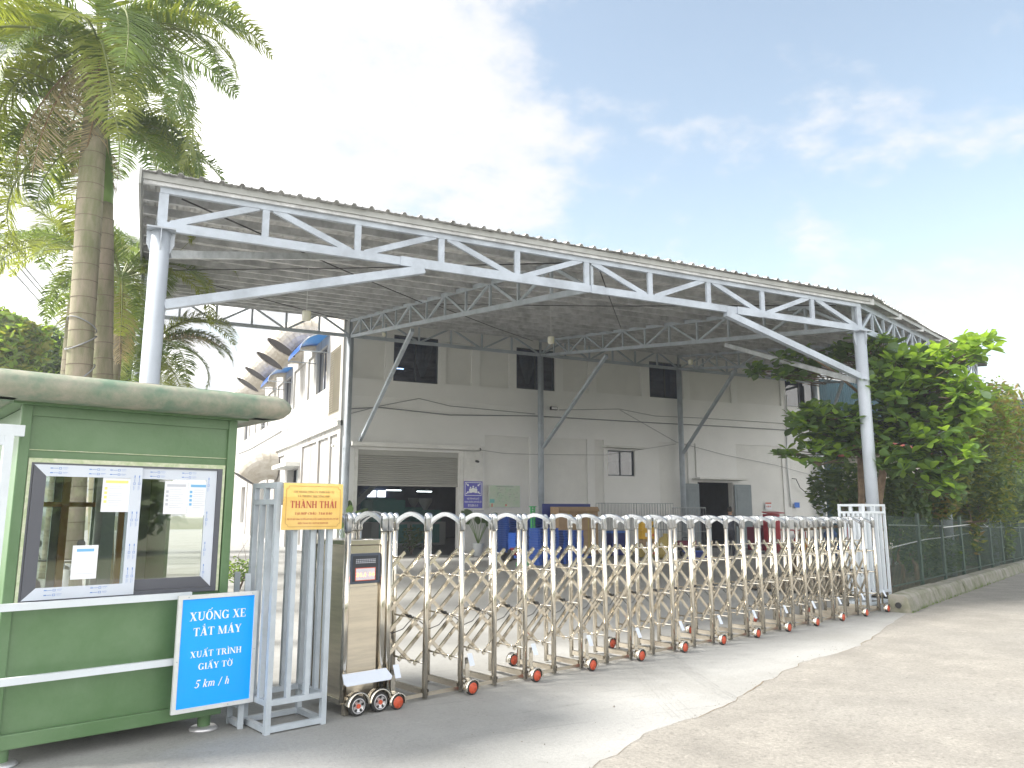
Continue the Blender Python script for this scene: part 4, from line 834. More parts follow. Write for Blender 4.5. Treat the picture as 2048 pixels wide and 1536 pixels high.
# yellow boxes, sack, mixed goods
q = G(1305, 1116)
for k, (dx, m_, lb) in enumerate(((0, 'ochre', 'lowest'), (.02, 'cardboard', 'second'), (-.01, 'yellow', 'third'), (0, 'yellow', 'topmost'))):
    t = thing('yellow_carton', '%s box of the yellow stack in front of the wire trolleys' % lb, 'box', (q.x + dx, q.y + .3, .02 + k * .31), group='yellow boxes in one stack'); MB().box(-.32, .32, -.2, .2, 0, .30).build('box_body', m_, t, bevel=.008); MB().box(-.2, -.02, -.204, -.2005, .08, .22).build('label', 'paper', t)
    MB().add([(.08, -.204, .10), (.2, -.204, .10), (.14, -.204, .2)], [(0, 1, 2)]).build('warning_mark', 'red_mark' if k < 3 else 'black', t)
q = G(1340, 1118); t = thing('filled_sack', 'ochre sack slumped right of the yellow boxes', 'sack', (q.x, q.y + .2, 0)); MB().lathe((0, 0, 0), [(.001, 0), (.24, .02), (.30, .2), (.29, .5), (.22, .68), (.08, .76), (.1, .84), (.001, .85)], 14).build('sack_body', 'ochre', t)
q = G(1372, 1112); t = thing('toolbox_pile', 'dark red toolbox on a low trolley beside the wire trolley', 'toolbox', (q.x, q.y, 0)); MB().box(-.35, .35, -.2, .2, .3, .55).build('case', 'maroon', t, bevel=.02); MB().box(-.45, .45, -.25, .25, .22, .28).build('deck', 'black', t); MB().path([(-.15, 0, .55), (-.12, 0, .66), (.12, 0, .66), (.15, 0, .55)], .015, 6).build('handle', 'black', t)
for k, s in enumerate((-1, 1)): MB().lathe((s * .35, -.25, .11), [(.001, -.03), (.11, -.03), (.11, .03), (.001, .03)], 14, V((0, 1, 0))).build('wheel', 'rubber', t)
q = G(1420, 1118); t = thing('blue_basket', 'low dark blue basket on the floor before the grey doors', 'basket', (q.x - .6, q.y, 0)); MB().box(-.3, .3, -.25, .25, 0, .26).build('basket_body', 'crate_navy', t, bevel=.02); MB().box(-.33, .33, -.28, .28, .26, .29).build('rim', 'pallet_blue', t)
# maroon chest, hose cabinet, engine with hoses
q = G(1535, 1106); t = thing('maroon_cabinet', 'dark maroon machine cabinet right of the grey doors', 'cabinet', (q.x, q.y + .2, 0)); MB().box(-.55, .5, -.3, .3, .1, 1.0).build('cabinet_body', 'maroon', t, bevel=.03); MB().box(-.45, -.05, -.32, -.301, .25, .85).box(0, .4, -.32, -.301, .25, .85).build('panel', 'maroon', t, bevel=.01); MB().box(-.3, .3, -.2, .2, 1.0, 1.06).build('lid', 'maroon', t)
q = G(1562, 1108); t = thing('fire_hose_cabinet', 'open red fire cabinet standing against the right wall panel', 'cabinet', (q.x, q.y + .4, 0)); MB().box(-.33, .33, -.12, .12, .55, 1.5).build('cabinet_body', 'red_gloss', t, bevel=.015)
MB().add([(-.42, -.3, 1.5), (.40, -.3, 1.52), (.36, .12, 1.56), (-.36, .12, 1.55), (-.42, -.3, 1.54), (.40, -.3, 1.56), (.36, .12, 1.6), (-.36, .12, 1.6)], [(0, 1, 2, 3), (7, 6, 5, 4), (0, 4, 5, 1), (1, 5, 6, 2), (3, 2, 6, 7), (0, 3, 7, 4)]).build('lid', 'red_gloss', t)
for s in (-1, 1): MB().box(s * .28 - .03, s * .28 + .03, -.1, .1, 0, .55).build('leg', 'red_gloss', t)
q = G(1585, 1112); t = thing('fire_pump', 'red portable fire pump with coiled grey hoses in a tube frame', 'pump', (q.x, q.y, 0)); MB().box(-.3, .25, -.2, .2, .25, .65).build('engine', 'red_gloss', t, bevel=.06)
for y in (-.26, .26): MB().path([(-.42, y, .05), (-.42, y, .85), (-.36, y, .92), (.38, y, .92), (.44, y, .85), (.44, y, .05), (-.42, y, .05)], .02, 8).build('tube_frame', 'red_gloss', t)
for r_c, y in ((.24, -.3), (.2, -.34), (.22, -.38)): MB().path([(-.12 + r_c * math.cos(a), y, .5 + r_c * 1.1 * math.sin(a)) for a in [k * math.pi / 10 for k in range(19)]], .028, 8).build('hose', 'rim_grey', t)
q = G(1606, 1112); tag(MB().box(q.x - .18, q.x + .18, q.y - .15, q.y + .15, 0, .62).box(q.x - .06, q.x + .06, q.y - .05, q.y + .05, .62, .68).build('yellow_can', 'yellow', bevel=.03), 'yellow plastic can right of the red fire pump', 'can')
q = G(1632, 1112); t = thing('bottle_crate', 'low grey blue crate of small bottles before the right wall', 'crate', (q.x, q.y, 0)); MB().box(-.32, .32, -.25, .25, .05, .55).build('crate_body', 'cable_grey', t, bevel=.02)
for k in range(6): MB().lathe((-.25 + .1 * k, -.05, .55), [(.04, 0), (.04, .06), (.015, .1), (.015, .14), (.001, .14)], 8).build('bottle', 'crate_navy' if k % 2 else 'rim_grey', t)
q = G(1662, 1116)
for k in range(4):
    t = thing('water_bottle', ['large blue water bottle on the floor, front left of four', 'large blue water bottle on the floor, front right of four', 'blue water bottle lying on the two left ones', 'blue water bottle lying on the two right ones'][k], 'water bottle', (q.x + .3 * (k % 2), q.y + .1 * (k // 2), .0 + .48 * (k // 2)), group='blue water bottles in a pile')
    MB().lathe((0, 0, 0), [(.001, 0), (.13, .01), (.14, .1), (.13, .18), (.14, .26), (.13, .33), (.05, .42), (.03, .44), (.03, .48), (.001, .48)], 16).build('bottle_body', 'water_blue', t)
q = G(1697, 1120); t = thing('fire_extinguisher', 'slim red fire extinguisher beside the white steel cage', 'extinguisher', (q.x, q.y, 0)); MB().lathe((0, 0, .35), [(.001, 0), (.10, .01), (.10, .62), (.05, .72), (.02, .75), (.02, .8)], 14).build('cylinder', 'red_gloss', t); MB().box(-.06, .06, -.02, .02, 1.13, 1.2).path([(.04, 0, 1.15), (.14, 0, 1.05), (.13, 0, .6)], .014, 6).build('valve', 'black', t); MB().box(-.1, .1, -.1, .1, 0, .35).build('stand', 'red_gloss', t)
# potted plants by the roller door
def paddle_plant(loc, label, h=1.0, seed=0):
    rnd = random.Random(seed); t = thing('potted_plant', label, 'plant', loc, group='potted paddle leaf plants by the roller door')
    MB().lathe((0, 0, 0), [(.001, 0), (.15, 0), (.20, .45), (.215, .47), (.19, .47), (.18, .42), (.001, .41)], 20).build('pot', 'pot_white', t)
    for k in range(9):
        a = rnd.uniform(0, 6.28) if k > 3 else (0.2, 2.9, -.2, 3.3)[k]; tilt = rnd.uniform(.15, .55); L_ = h * rnd.uniform(.55, 1.05); d = V((math.cos(a) * math.sin(tilt), math.sin(a) * .5 * math.sin(tilt), math.cos(tilt)))
        b = V((0, 0, .42)); tip = b + d * L_; MB().path([b, b + d * L_ * .5 + V((0, 0, .05)), tip], [.012, .01, .008], 5).build('leaf_stalk', 'crownshaft', t)
        out = (V((math.cos(a), math.sin(a) * .5, .8))).normalized(); sd = out.cross(V((0, -1, 0))).normalized(); ll = .46 * rnd.uniform(.8, 1.1)
        vs = [tip]; n = 6
        for j in range(1, n): w = .125 * math.sin(math.pi * j / n) ** .7; c = tip + out * ll * j / n; vs += [c + sd * w + V((0, -.03, 0)), c, c - sd * w + V((0, -.03, 0))]
        vs.append(tip + out * ll); fs = [(0, 1, 2), (0, 2, 3)]
        for j in range(n - 2): q0 = 1 + 3 * j; fs += [(q0, q0 + 3, q0 + 4, q0 + 1), (q0 + 1, q0 + 4, q0 + 5, q0 + 2)]
        q0 = 1 + 3 * (n - 2); e = len(vs) - 1; fs += [(q0, e, q0 + 1), (q0 + 1, e, q0 + 2)]
        MB().add(vs, fs, True).build('leaf', 'leaf_dark', t)
q = G(956, 1113); paddle_plant((q.x, q.y, 0), 'paddle leaf plant in a white pot right of the roller door', 1.0, 2)
q = G(690, 1118); paddle_plant((q.x, q.y, 0), 'paddle leaf plant in a white pot left of the roller door, behind the gold plate', 1.15, 5)

# worker
def worker():
    q = G(1464, 1117); t = thing('person', 'person in dark work clothes and pale blue mask holding white paper by the grey doors', 'person', (q.x, q.y, 0), R(15))
    J = {'pel': (0, 0, .92, .14, .10), 'wst': (0, 0, 1.08, .135, .095), 'chs': (0, 0, 1.30, .17, .11), 'nb': (.0, 0, 1.44, .07, .07), 'nk': (.01, 0, 1.50, .052, .055), 'hd': (.02, 0, 1.58, .078, .09), 'tp': (.015, 0, 1.67, .075, .085), 'top': (.0, 0, 1.72, .04, .05)}
    for s, n in ((-1, 'l'), (1, 'r')):
        J.update({'hp' + n: (0, s * .09, .86, .095, .095), 'kn' + n: (.03 * s, s * .10, .48, .062, .062), 'ak' + n: (-.02, s * .10, .09, .042, .042), 'ft' + n: (.12, s * .11, .035, .035, .04), 'sh' + n: (0, s * .19, 1.40, .062, .062), 'el' + n: (.04, s * .26, 1.12, .045, .045), 'wr' + n: (.27, s * .17, 1.10, .030, .03), 'hn' + n: (.33, s * .15, 1.11, .034, .022)})
    E_ = [('pel', 'wst'), ('wst', 'chs'), ('chs', 'nb'), ('nb', 'nk'), ('nk', 'hd'), ('hd', 'tp'), ('tp', 'top')]
    for n in 'lr': E_ += [('pel', 'hp' + n), ('hp' + n, 'kn' + n), ('kn' + n, 'ak' + n), ('ak' + n, 'ft' + n), ('chs', 'sh' + n), ('sh' + n, 'el' + n), ('el' + n, 'wr' + n), ('wr' + n, 'hn' + n)]
    for n, s in (('l', -1), ('r', 1)):
        for f in range(5):
            fy = s * .15 + (f - 2) * .013 if f < 4 else s * .15 - s * .04; a = 'f%d%s' % (f, n); b = a + 'b'
            J[a] = (.375 if f < 4 else .35, fy, 1.12 if f < 4 else 1.13, .008, .008); J[b] = (.41 - .006 * abs(f - 1.5) if f < 4 else .375, fy, 1.095 if f < 4 else 1.14, .007, .007); E_ += [('hn' + n, a), (a, b)]
    keys = list(J); me = bpy.data.meshes.new('body'); me.from_pydata([J[k][:3] for k in keys], [(keys.index(a), keys.index(b)) for a, b in E_], [])
    o = bpy.data.objects.new('body', me); sc.collection.objects.link(o); sk = o.modifiers.new('s', 'SKIN'); sv = me.skin_vertices[0].data
    for i, k in enumerate(keys): sv[i].radius = J[k][3:5]; sv[i].use_root = (k == 'pel')
    ss = o.modifiers.new('u', 'SUBSURF'); ss.levels = 2; ss.render_levels = 2
    me2 = bpy.data.meshes.new_from_object(o.evaluated_get(bpy.context.evaluated_depsgraph_get())); bpy.data.objects.remove(o)
    for m in ('skin', 'cloth_mid', 'cloth_dark', 'black'): me2.materials.append(MAT[m])
    for p in me2.polygons:
        c = p.center; p.use_smooth = True; i = 0
        if c.z < .10: i = 3
        elif c.z < .96 and c.x < .2: i = 2
        elif c.z < 1.47 and c.x < .22: i = 1
        p.material_index = i
    obj('body', me2, t)
    m = MB(); m.lathe((.0, 0, 1.60), [(.085, -.02), (.098, .03), (.095, .09), (.07, .135), (.001, .15)], 16); m.v = [(x * (1.0 if x < 0 else .82) - .012, y * .92, z + (.03 if x > .05 else 0)) for x, y, z in m.v]; m.build('hair', 'hair', t)
    MB().add([(.09, -.055, 1.585), (.115, 0, 1.59), (.09, .055, 1.585), (.085, -.055, 1.53), (.118, 0, 1.525), (.085, .055, 1.53)], [(0, 3, 4, 1), (1, 4, 5, 2)]).build('face_mask', 'mask_blue', t)
    MB().box(.088, .10, -.04, -.02, 1.605, 1.615).box(.088, .10, .02, .04, 1.605, 1.615).build('eyes', 'black', t)
    for s in (-1, 1): MB().lathe((.01, s * .082, 1.585), [(.001, -.01), (.025, -.006), (.025, .006), (.001, .01)], 8, V((0, 1, 0))).build('ear', 'skin', t)
    return t
w_ = worker()
q = w_.location; tag(MB().add([(q.x + .10, q.y - .42, 1.05), (q.x + .32, q.y - .36, 1.08), (q.x + .26, q.y - .33, 1.36), (q.x + .04, q.y - .38, 1.33)], [(0, 1, 2, 3)]).build('paper_sheet', 'paper'), 'white sheet of paper held by the person', 'paper')

# ================================================================== SLIDING FOLDING GATE
GP0 = V((1.955, 6.335, 0)); STEP = .3817; NP = 25
def gp(s, n=0, z=0): return GP0 + DG * s + NG * n + V((0, 0, z))
gate = thing('folding_gate', 'stainless steel folding lattice gate with arched tops and red wheels', 'gate', GP0)
def GA(mb, name, m, parent=None, **kw): return mb.build(name, m, parent or gate, **({} if parent else {'loc': -GP0}), **kw)
def post(s, n, hs, r=.0245, name='post'):
    b = gp(s, n); o = GA(MB().tube(b + V((0, 0, .015)), b + V((0, 0, 1.43 * hs)), r, 14), name, 'chrome')
    MB().lathe(b + V((0, 0, 1.40 * hs)), [(r + .001, 0), (r + .005, .002), (r + .005, .115), (r + .002, .138), (.012, .152), (.001, .154)], 14).build('post_cap', 'chrome_cap', o)
    return o
def arch(s, hs, dep=.5):
    m = MB(); n = 16; rows = []
    for k in range(n + 1):
        u = k / n; nn = .03 + (dep - .06) * u; zt = 1.492 * hs + .068 * math.sin(math.pi * u) ** .85; th = .034 + .010 * abs(1 - 2 * u)
        rows += [gp(s - .015, nn, zt - th), gp(s + .015, nn, zt - th), gp(s + .015, nn, zt), gp(s, nn, zt + .006), gp(s - .015, nn, zt)]
    m.add(rows, [(5 * k + j, 5 * k + (j + 1) % 5, 5 * k + 5 + (j + 1) % 5, 5 * k + 5 + j) for k in range(n) for j in range(5)], False); return GA(m, 'arch', 'chrome_cap')
def small_wheel(s, n, side, fender=True):
    a = NG * side; c = gp(s, n, .058); w = GA(MB().lathe(c, [(.02, -.022), (.052, -.022), (.058, -.012), (.058, .012), (.052, .022), (.02, .022)], 20, a), 'wheel', 'rubber')
    MB().lathe(c, [(.001, .0235), (.016, .027), (.02, .0235), (.046, .0225), (.047, -.0225), (.001, -.0235)], 20, -NG).build('hub', 'hub_red', w)
    for k in range(5): q = c - NG * .0265 + DG * .031 * math.cos(k * 1.2566) + ZUP * .031 * math.sin(k * 1.2566); MB().tube(q + NG * .003, q, .008, 8).build('hub_bolt', 'hub_red', w)
    if fender:
        m = MB(); k_ = 10; vs = []
        for i in range(k_ + 1):
            t_ = R(-15 + 210 * i / k_); e = DG * math.cos(t_) + ZUP * math.sin(t_)
            for rr, ww in ((.066, -.03), (.073, -.03), (.073, .03), (.066, .03)): vs.append(c + e * rr + NG * ww)
        m.add(vs, [(4 * i + j, 4 * i + (j + 1) % 4, 4 * i + 4 + (j + 1) % 4, 4 * i + 4 + j) for i in range(k_) for j in range(4)], True); m.build('fender', 'chrome', w)
    return w
for i in range(NP):
    s = i * STEP; hs = 1 - .0058 * s
    post(s, 0, hs); post(s, .5, hs); arch(s, hs)
    GA(MB().bar(gp(s, .03, .06), gp(s, .47, .06), .035, .045), 'base_bar', 'brushed')
    for z in (.293, .65, .998):
        GA(MB().tube(gp(s, .02, z * hs), gp(s, .48, z * hs), .009, 8), 'pivot_rod', 'chrome')
    for n_, sd in ((-.03, 1), (.03, 1)): GA(MB().tube(gp(s + .028, .0, .07), gp(s + .034, .0, .07), .014, 8), 'end_plug', 'rubber') if n_ > 0 else None
    if i % 2 == 0:
        small_wheel(s + .03, -.115, 1)
        GA(MB().bar(gp(s + .03, -.05, .12), gp(s + .03, -.05, .30), .045, .012, up=NG), 'wheel_bracket', 'chrome')
        GA(MB().obox(gp(s + .045, -.085, .285), DG * .028, NG * .003 + ZUP * .004, ZUP * .045 + NG * .02), 'bracket_plate', 'film_white', bevel=.004)
        GA(MB().bar(gp(s + .03, -.02, .12), gp(s + .03, -.10, .12), .04, .012), 'bracket_foot', 'chrome')
    elif i % 4 == 1:
        small_wheel(s, .60, -1)
for i in range(NP - 1): GA(MB().bar(gp(i * STEP + .03, -.005, .045), gp((i + 1) * STEP - .03, -.005, .045), .012, .03), 'link_bar', 'brushed')
def lat(s0, s1, z0, z1, n_): h0, h1 = 1 - .0058 * s0, 1 - .0058 * s1; return GA(MB().bar(gp(s0, n_, z0 * h0), gp(s1, n_, z1 * h1),   .020, .028, up=NG.cross((gp(s1, 0, z1) - gp(s0, 0, z0)).normalized())), 'lattice_bar', 'chrome')
RISE = .352; SMAX = (NP - 1) * STEP
for i in range(-3, NP + 2):
    for sgn, ns in ((1, (.13, .37)), (-1, (.25,))):
        # bar from bottom pivot at post i to the crossing half a bay past two posts on
        s0 = i * STEP; z0 = .293; s1 = s0 + sgn * 2.5 * STEP; z1 = z0 + 2.5 * RISE; lo, hi = -.0, SMAX
        k = (z1 - z0) / (s1 - s0); e = .045
        a_s, b_s = s0 - sgn * e * .55, s1 + sgn * e; 
        def Z(s): return z0 + k * (s - s0)
        l_, h_ = min(a_s, b_s), max(a_s, b_s); l_ = max(l_, -.02); h_ = min(h_, SMAX + .02)
        if h_ - l_ < .12: continue
        for n_ in ns: lat(l_, h_, Z(l_), Z(h_), n_)
for i in range(NP - 1): s = (i + .5) * STEP; hs = 1 - .0058 * s; GA(MB().tube(gp(s, .10, 1.173 * hs), gp(s, .40, 1.173 * hs), .010, 8), 'pivot_rod', 'chrome')
for i in range(0, NP - 1):   # sagging sensor cable loops
    s = i * STEP; GA(MB().path([gp(s + .0, .10, .63), gp(s + .12, .12, .55), gp(s + .25, .15, .57), gp(s + STEP, .18, .66)], .004, 5), 'sensor_cable', 'black')
    GA(MB().tube(gp(s + STEP - .02, .20, .66), gp(s + STEP - .02, .23, .66), .014, 8), 'cable_clip', 'rubber')
# drive cabinet
cab = thing('gate_drive_cabinet', 'stainless drive cabinet of the gate with red digit display', 'cabinet', gp(-.22))
cb = gp(-.22)
def CB(mb, name, m, parent=None, **kw): return mb.build(name, m, parent or cab, **({} if parent else {'loc': -cb}), **kw)
s0, s1 = -.395, -.058
for s in (s0, s1):
    for n_ in (0, .5):
        b = gp(s, n_); o = CB(MB().tube(b + V((0, 0, .10)), b + V((0, 0, 1.43)), .0275, 14), 'post', 'chrome'); MB().lathe(b + V((0, 0, 1.40)), [(.0285, 0), (.0345, .002), (.0345, .115), (.03, .138), (.012, .152), (.001, .154)], 14).build('post_cap', 'chrome_cap', o)
    m = MB(); n = 16; rows = []
    for k in range(n + 1):
        u = k / n; nn = .03 + .44 * u; zt = 1.492 + .068 * math.sin(math.pi * u) ** .85; th = .034 + .010 * abs(1 - 2 * u); rows += [gp(s - .015, nn, zt - th), gp(s + .015, nn, zt - th), gp(s + .015, nn, zt), gp(s, nn, zt + .006), gp(s - .015, nn, zt)]
    CB(m.add(rows, [(5 * k + j, 5 * k + (j + 1) % 5, 5 * k + 5 + (j + 1) % 5, 5 * k + 5 + j) for k in range(n) for j in range(5)], False), 'arch', 'chrome_cap')
mid = (s0 + s1) / 2; hw = (s1 - s0) / 2
CB(MB().obox(gp(mid, .27, .69), DG * (hw - .005), NG * .24, ZUP * .60), 'cabinet_body', 'brushed', bevel=.006)
CB(MB().obox(gp(mid, .27, 1.312), DG * (hw + .03), NG * .265, ZUP * .022), 'lid', 'chrome', bevel=.006)
CB(MB().obox(gp(mid, .02, 1.255), DG * (hw - .03), NG * .012, ZUP * .03), 'top_rail', 'chrome')
CB(MB().obox(gp(mid, .018, .60), DG * (hw - .035), NG * .006, ZUP * .36), 'front_panel', 'brushed', bevel=.004)
dz0, dz1 = .985, 1.225; dc = gp(mid, .0, (dz0 + dz1) / 2)
CB(MB().obox(dc + NG * .012, DG * (hw - .028), NG * .012, ZUP * (dz1 - dz0) / 2), 'display_frame', 'navy_frame', bevel=.004)
scr = CB(MB().obox(dc, DG * (hw - .05), NG * .002, ZUP * ((dz1 - dz0) / 2 - .02)), 'display_screen', 'dark_panel')
fr0 = dc - NG * .003
m = MB()
for i in range(11):
    for j in range(3): c = fr0 + DG * (-.085 + .017 * i) + ZUP * (.045 + .013 * j); m.obox(c - NG * .001, DG * .005, NG * .001, ZUP * .0035)
CB(m, 'dot_matrix', 'led_grid'); CB(MB().obox(fr0 + ZUP * -.045 - NG * .0005, DG * .088, NG * .001, ZUP * .045), 'display_window', 'led_box')
m = MB(); font_print(m, '31.1 14', fr0 - NG * .0015 + ZUP * -.062, DG, ZUP, -NG, .038, .165, .02); CB(m, 'display_digits', 'led_red')
CB(MB().obox(fr0 + ZUP * -.045 - NG * .0002, DG * .094, NG * .0006, ZUP * .051), 'display_border', 'hub_red')
# skirt plate and two big wheels
m = MB(); vs = [gp(s0 - .03, -.035, .31), gp(s1 + .03, -.035, .31), gp(s1 + .05, -.10, .255), gp(s1 + .03, -.11, .235), gp(s0 - .03, -.11, .235), gp(s0 - .05, -.10, .255)]
m.add(vs, [(0, 1, 2, 3, 4, 5)]); m.add([v + V((0, 0, .004)) for v in vs], [(5, 4, 3, 2, 1, 0)]); CB(m, 'deflector_plate', 'film_white')
CB(MB().obox(gp(mid, -.02, .27), DG * (hw + .02), NG * .02, ZUP * .04), 'deflector_bracket', 'chrome')
CB(MB().obox(gp(mid, .26, .10), DG * (hw + .02), NG * .26, ZUP * .02), 'base_frame', 'chrome', bevel=.004)
CB(MB().obox(gp(s0 + .02, -.01, .075), DG * .02, NG * .02, ZUP * .07), 'base_foot', 'brushed')
for s in (s0 + .085, s1 - .055):
    c = gp(s, -.075, .075); w = CB(MB().lathe(c, [(.045, -.028), (.068, -.028), (.075, -.016), (.075, .016), (.068, .028), (.045, .028)], 28, NG), 'drive_wheel', 'rubber')
    MB().lathe(c, [(.001, -.022), (.055, -.022), (.058, -.028), (.05, -.029), (.049, -.024)], 28, NG).build('rim', 'rim_grey', w)
    for k in range(5):
        a = R(90 + 72 * k); q = c - NG * .0245 + DG * .036 * math.cos(a) + ZUP * .036 * math.sin(a); MB().tube(q + NG * .002, q, .011, 10).build('rim_opening', 'rubber', w)
    MB().tube(c - NG * .032, c - NG * .02, .017, 14).build('hub_cap', 'hub_red', w)
    m = MB(); vs = []
    for i in range(13):
        a = R(0 + 180 * i / 12); e = DG * math.cos(a) + ZUP * math.sin(a)
        for rr, ww in ((.085, -.04), (.094, -.04), (.094, .04), (.085, .04)): vs.append(c + e * rr + NG * ww + V((0, 0, .008)))
    m.add(vs, [(4 * i + j, 4 * i + (j + 1) % 4, 4 * i + 4 + (j + 1) % 4, 4 * i + 4 + j) for i in range(12) for j in range(4)], True); m.build('fender', 'chrome', w)

# ================================================================== STEEL CAGES
def cage(o, w, d, h, nfront, nside, m, label, group='steel cages at the gate ends', dd=DG, nn=NG, t=.04):
    th = thing('steel_cage', label, 'cage', o, group=group)
    def P(a, b, z): return dd * a + nn * b + V((0, 0, z))
    e = t / 2
    for a in (e, w - e):
        for b in (e, d - e): MB().bar(P(a, b, 0), P(a, b, h), t, t, up=dd).build('corner_post', m, th)
    for z in (.03, .21 * h / 1.77 + .0, h - .145, h - e):
        for b in (e, d - e): MB().bar(P(t, b, z), P(w - t, b, z), t * .96, t * .96).build('rail', m, th)
        for a in (e, w - e): MB().bar(P(a, t, z), P(a, d - t, z), t * .96, t * .96).build('rail', m, th)
    z0, z1 = .21 * h / 1.77 + t / 2, h - .145 - t / 2
    for k in range(1, nfront + 1):
        a = e + (w - 2 * e) * k / (nfront + 1)
        for b in (e, d - e): MB().bar(P(a, b, z0), P(a, b, z1), t * .9, t * .9, up=dd).build('upright_bar', m, th)
    for k in range(1, nside + 1):
        b = e + (d - 2 * e) * k / (nside + 1)
        for a in (e, w - e): MB().bar(P(a, b, z0), P(a, b, z1), t * .9, t * .9, up=dd).build('upright_bar', m, th)
    for a, b in ((w * .5, e), (w * .5, d - e), (e, d * .5), (w - e, d * .5)): MB().bar(P(a, b, h - .125), P(a, b, h - t), t * .9, t * .9, up=dd).build('short_bar', m, th)
    return th
cageL = cage(V((.955, 5.93, 0)), .475, .43, 1.775, 2, 2, 'cage_grey', 'light grey steel cage carrying the gold name plate, left of the gate')
# extra stub post of the cage beside the sign
b = V((.872, 6.12, 0)) - V((.955, 5.93, 0)) + NG * .10 + DG * .005
MB().bar(b - DG * .03 + V((0, 0, 0)), b - DG * .03 + V((0, 0, 1.1)), .04).bar(b - DG * .03 + NG * .20, b - DG * .03 + NG * .20 + V((0, 0, 1.1)), .04).bar(b - DG * .03 + NG * .02 + V((0, 0, .16)), b - DG * .03 + NG * .18 + V((0, 0, .16)), .04).bar(b - DG * .03 + NG * .02 + V((0, 0, .03)), b - DG * .03 + NG * .18 + V((0, 0, .03)), .04).build('side_bracket', 'cage_grey', cageL)
w2 = G(1742, 1212); cage(V((w2.x, w2.y, 0)), .86, .46, 1.70, 4, 4, 'cage_white', 'white steel cage at the right end of the gate, around the column')
# gold plate
a0 = onplane(560.5, 966, V((.955, 5.93, 0)) - NG * .03, NG); pw, ph = .492, .345; pc = V((.955, 5.93, 0)) - NG * .032 + DG * (.035 + pw / 2) + V((0, 0, 1.597))
t = thing('name_plate', 'gold company name plate wired to the left steel cage', 'sign', pc)
n = 14; m = MB(); vs = []
def warp(x): return -.018 * math.sin(math.pi * (x / pw + .5)) ** 2 * .6 - (.012 if x < -pw * .45 else 0)
for j, z in enumerate((-ph / 2, -ph * .2, ph * .2, ph / 2)):
    for i in range(n + 1): x = pw * (i / n - .5) - (.006 if z < 0 else 0) * (1 if i == 0 else 0); vs.append(DG * x + NG * (-.004) + V((0, 0, z)) - NG * .006 * math.sin(math.pi * j / 3))
fr_ = [(j * (n + 1) + i, j * (n + 1) + i + 1, (j + 1) * (n + 1) + i + 1, (j + 1) * (n + 1) + i) for j in range(3) for i in range(n)]
m.add(vs, fr_, False); m.add([v + NG * .003 for v in vs], [f[::-1] for f in fr_]); m.build('plate', 'gold', t)
fn = -NG; po = -NG * .0115
m = MB(); bx, bz, cr_ = pw / 2 - .022, ph / 2 - .022, .022
outl = [(-bx + cr_, bz), (bx - cr_, bz)] + [(bx - cr_ * math.cos(R(q)), bz - cr_ * math.sin(R(q))) for q in (15, 45, 75)] + [(bx, bz - cr_), (bx, -bz + cr_)] + [(bx - cr_ * math.sin(R(q)), -bz + cr_ * math.cos(R(q))) for q in (15, 45, 75)] + [(bx - cr_, -bz), (-bx + cr_, -bz)] + [(-bx + cr_ * math.cos(R(q)), -bz + cr_ * math.sin(R(q))) for q in (15, 45, 75)] + [(-bx, -bz + cr_), (-bx, bz - cr_)] + [(-bx + cr_ * math.sin(R(q)), bz - cr_ * math.cos(R(q))) for q in (15, 45, 75)]
for i in range(len(outl)):
    a, b = outl[i], outl[(i + 1) % len(outl)]; m.bar(DG * a[0] + po + V((0, 0, a[1])), DG * b[0] + po + V((0, 0, b[1])), .0008, .0022, up=ZUP)
m.build('border_line', 'gold_border', t)
m = MB(); lettering(m, 'CHI NHÁNH CÔNG TY TNHH ĐẦU TƯ', po + V((0, 0, .100)), DG, ZUP, fn, .016, .335); lettering(m, 'VÀ THƯƠNG MẠI TỔNG HỢP', po + V((0, 0, .068)), DG, ZUP, fn, .016, .265); m.build('small_lettering', 'gold_brown', t)
m = MB(); lettering(m, 'THÀNH THÁI', po + V((0, 0, -.012)), DG, ZUP, fn, .052, .385); m.build('name_lettering', 'gold_red', t)
m = MB(); lettering(m, 'TẠI HỢP CHÂU- TAM ĐẢO', po + V((0, 0, -.062)), DG, ZUP, fn, .018, .31, italic=.18)
font_print(m, 'ĐỊA CHỈ: HỢP THÀNH, THỊ TRẤN HỢP CHÂU, HUYỆN TAM ĐẢO, TỈNH VĨNH PHÚC, VIỆT NAM', po + V((0, 0, -.100)), DG, ZUP, fn, .015, .42, .015); font_print(m, 'ĐIỆN THOẠI: 0211 3537318/ 0226931655', po + V((0, 0, -.130)), DG, ZUP, fn, .015, .25, .015); m.build('address_lettering', 'gold_red', t)

# ================================================================== BOOTH
BC = V((.688, 6.240, 0)); BWd, BD = 1.43, 1.85   # front right corner
def bp(a, b, z): return DG * (-a) + NG * b + V((0, 0, z))     # a metres left of the corner, b back
booth = thing('guard_booth', 'green steel guard booth with taped window and dusty rounded roof', 'booth', BC)
def bbox(a0, a1, b0, b1, z0, z1): return MB().obox(bp((a0 + a1) / 2, (b0 + b1) / 2, (z0 + z1) / 2), DG * (a1 - a0) / 2, NG * (b1 - b0) / 2, ZUP * (z1 - z0) / 2)
def BO(mb, name, m, parent=None, **kw): return mb.build(name, m, parent or booth, **kw)
wa0, wa1, wz0, wz1 = .095, 1.345, .985, 1.875
fw = MB()
def addb(mb, *a): a0, a1, b0, b1, z0, z1 = a; mb.obox(bp((a0 + a1) / 2, (b0 + b1) / 2, (z0 + z1) / 2), DG * (a1 - a0) / 2, NG * (b1 - b0) / 2, ZUP * (z1 - z0) / 2)
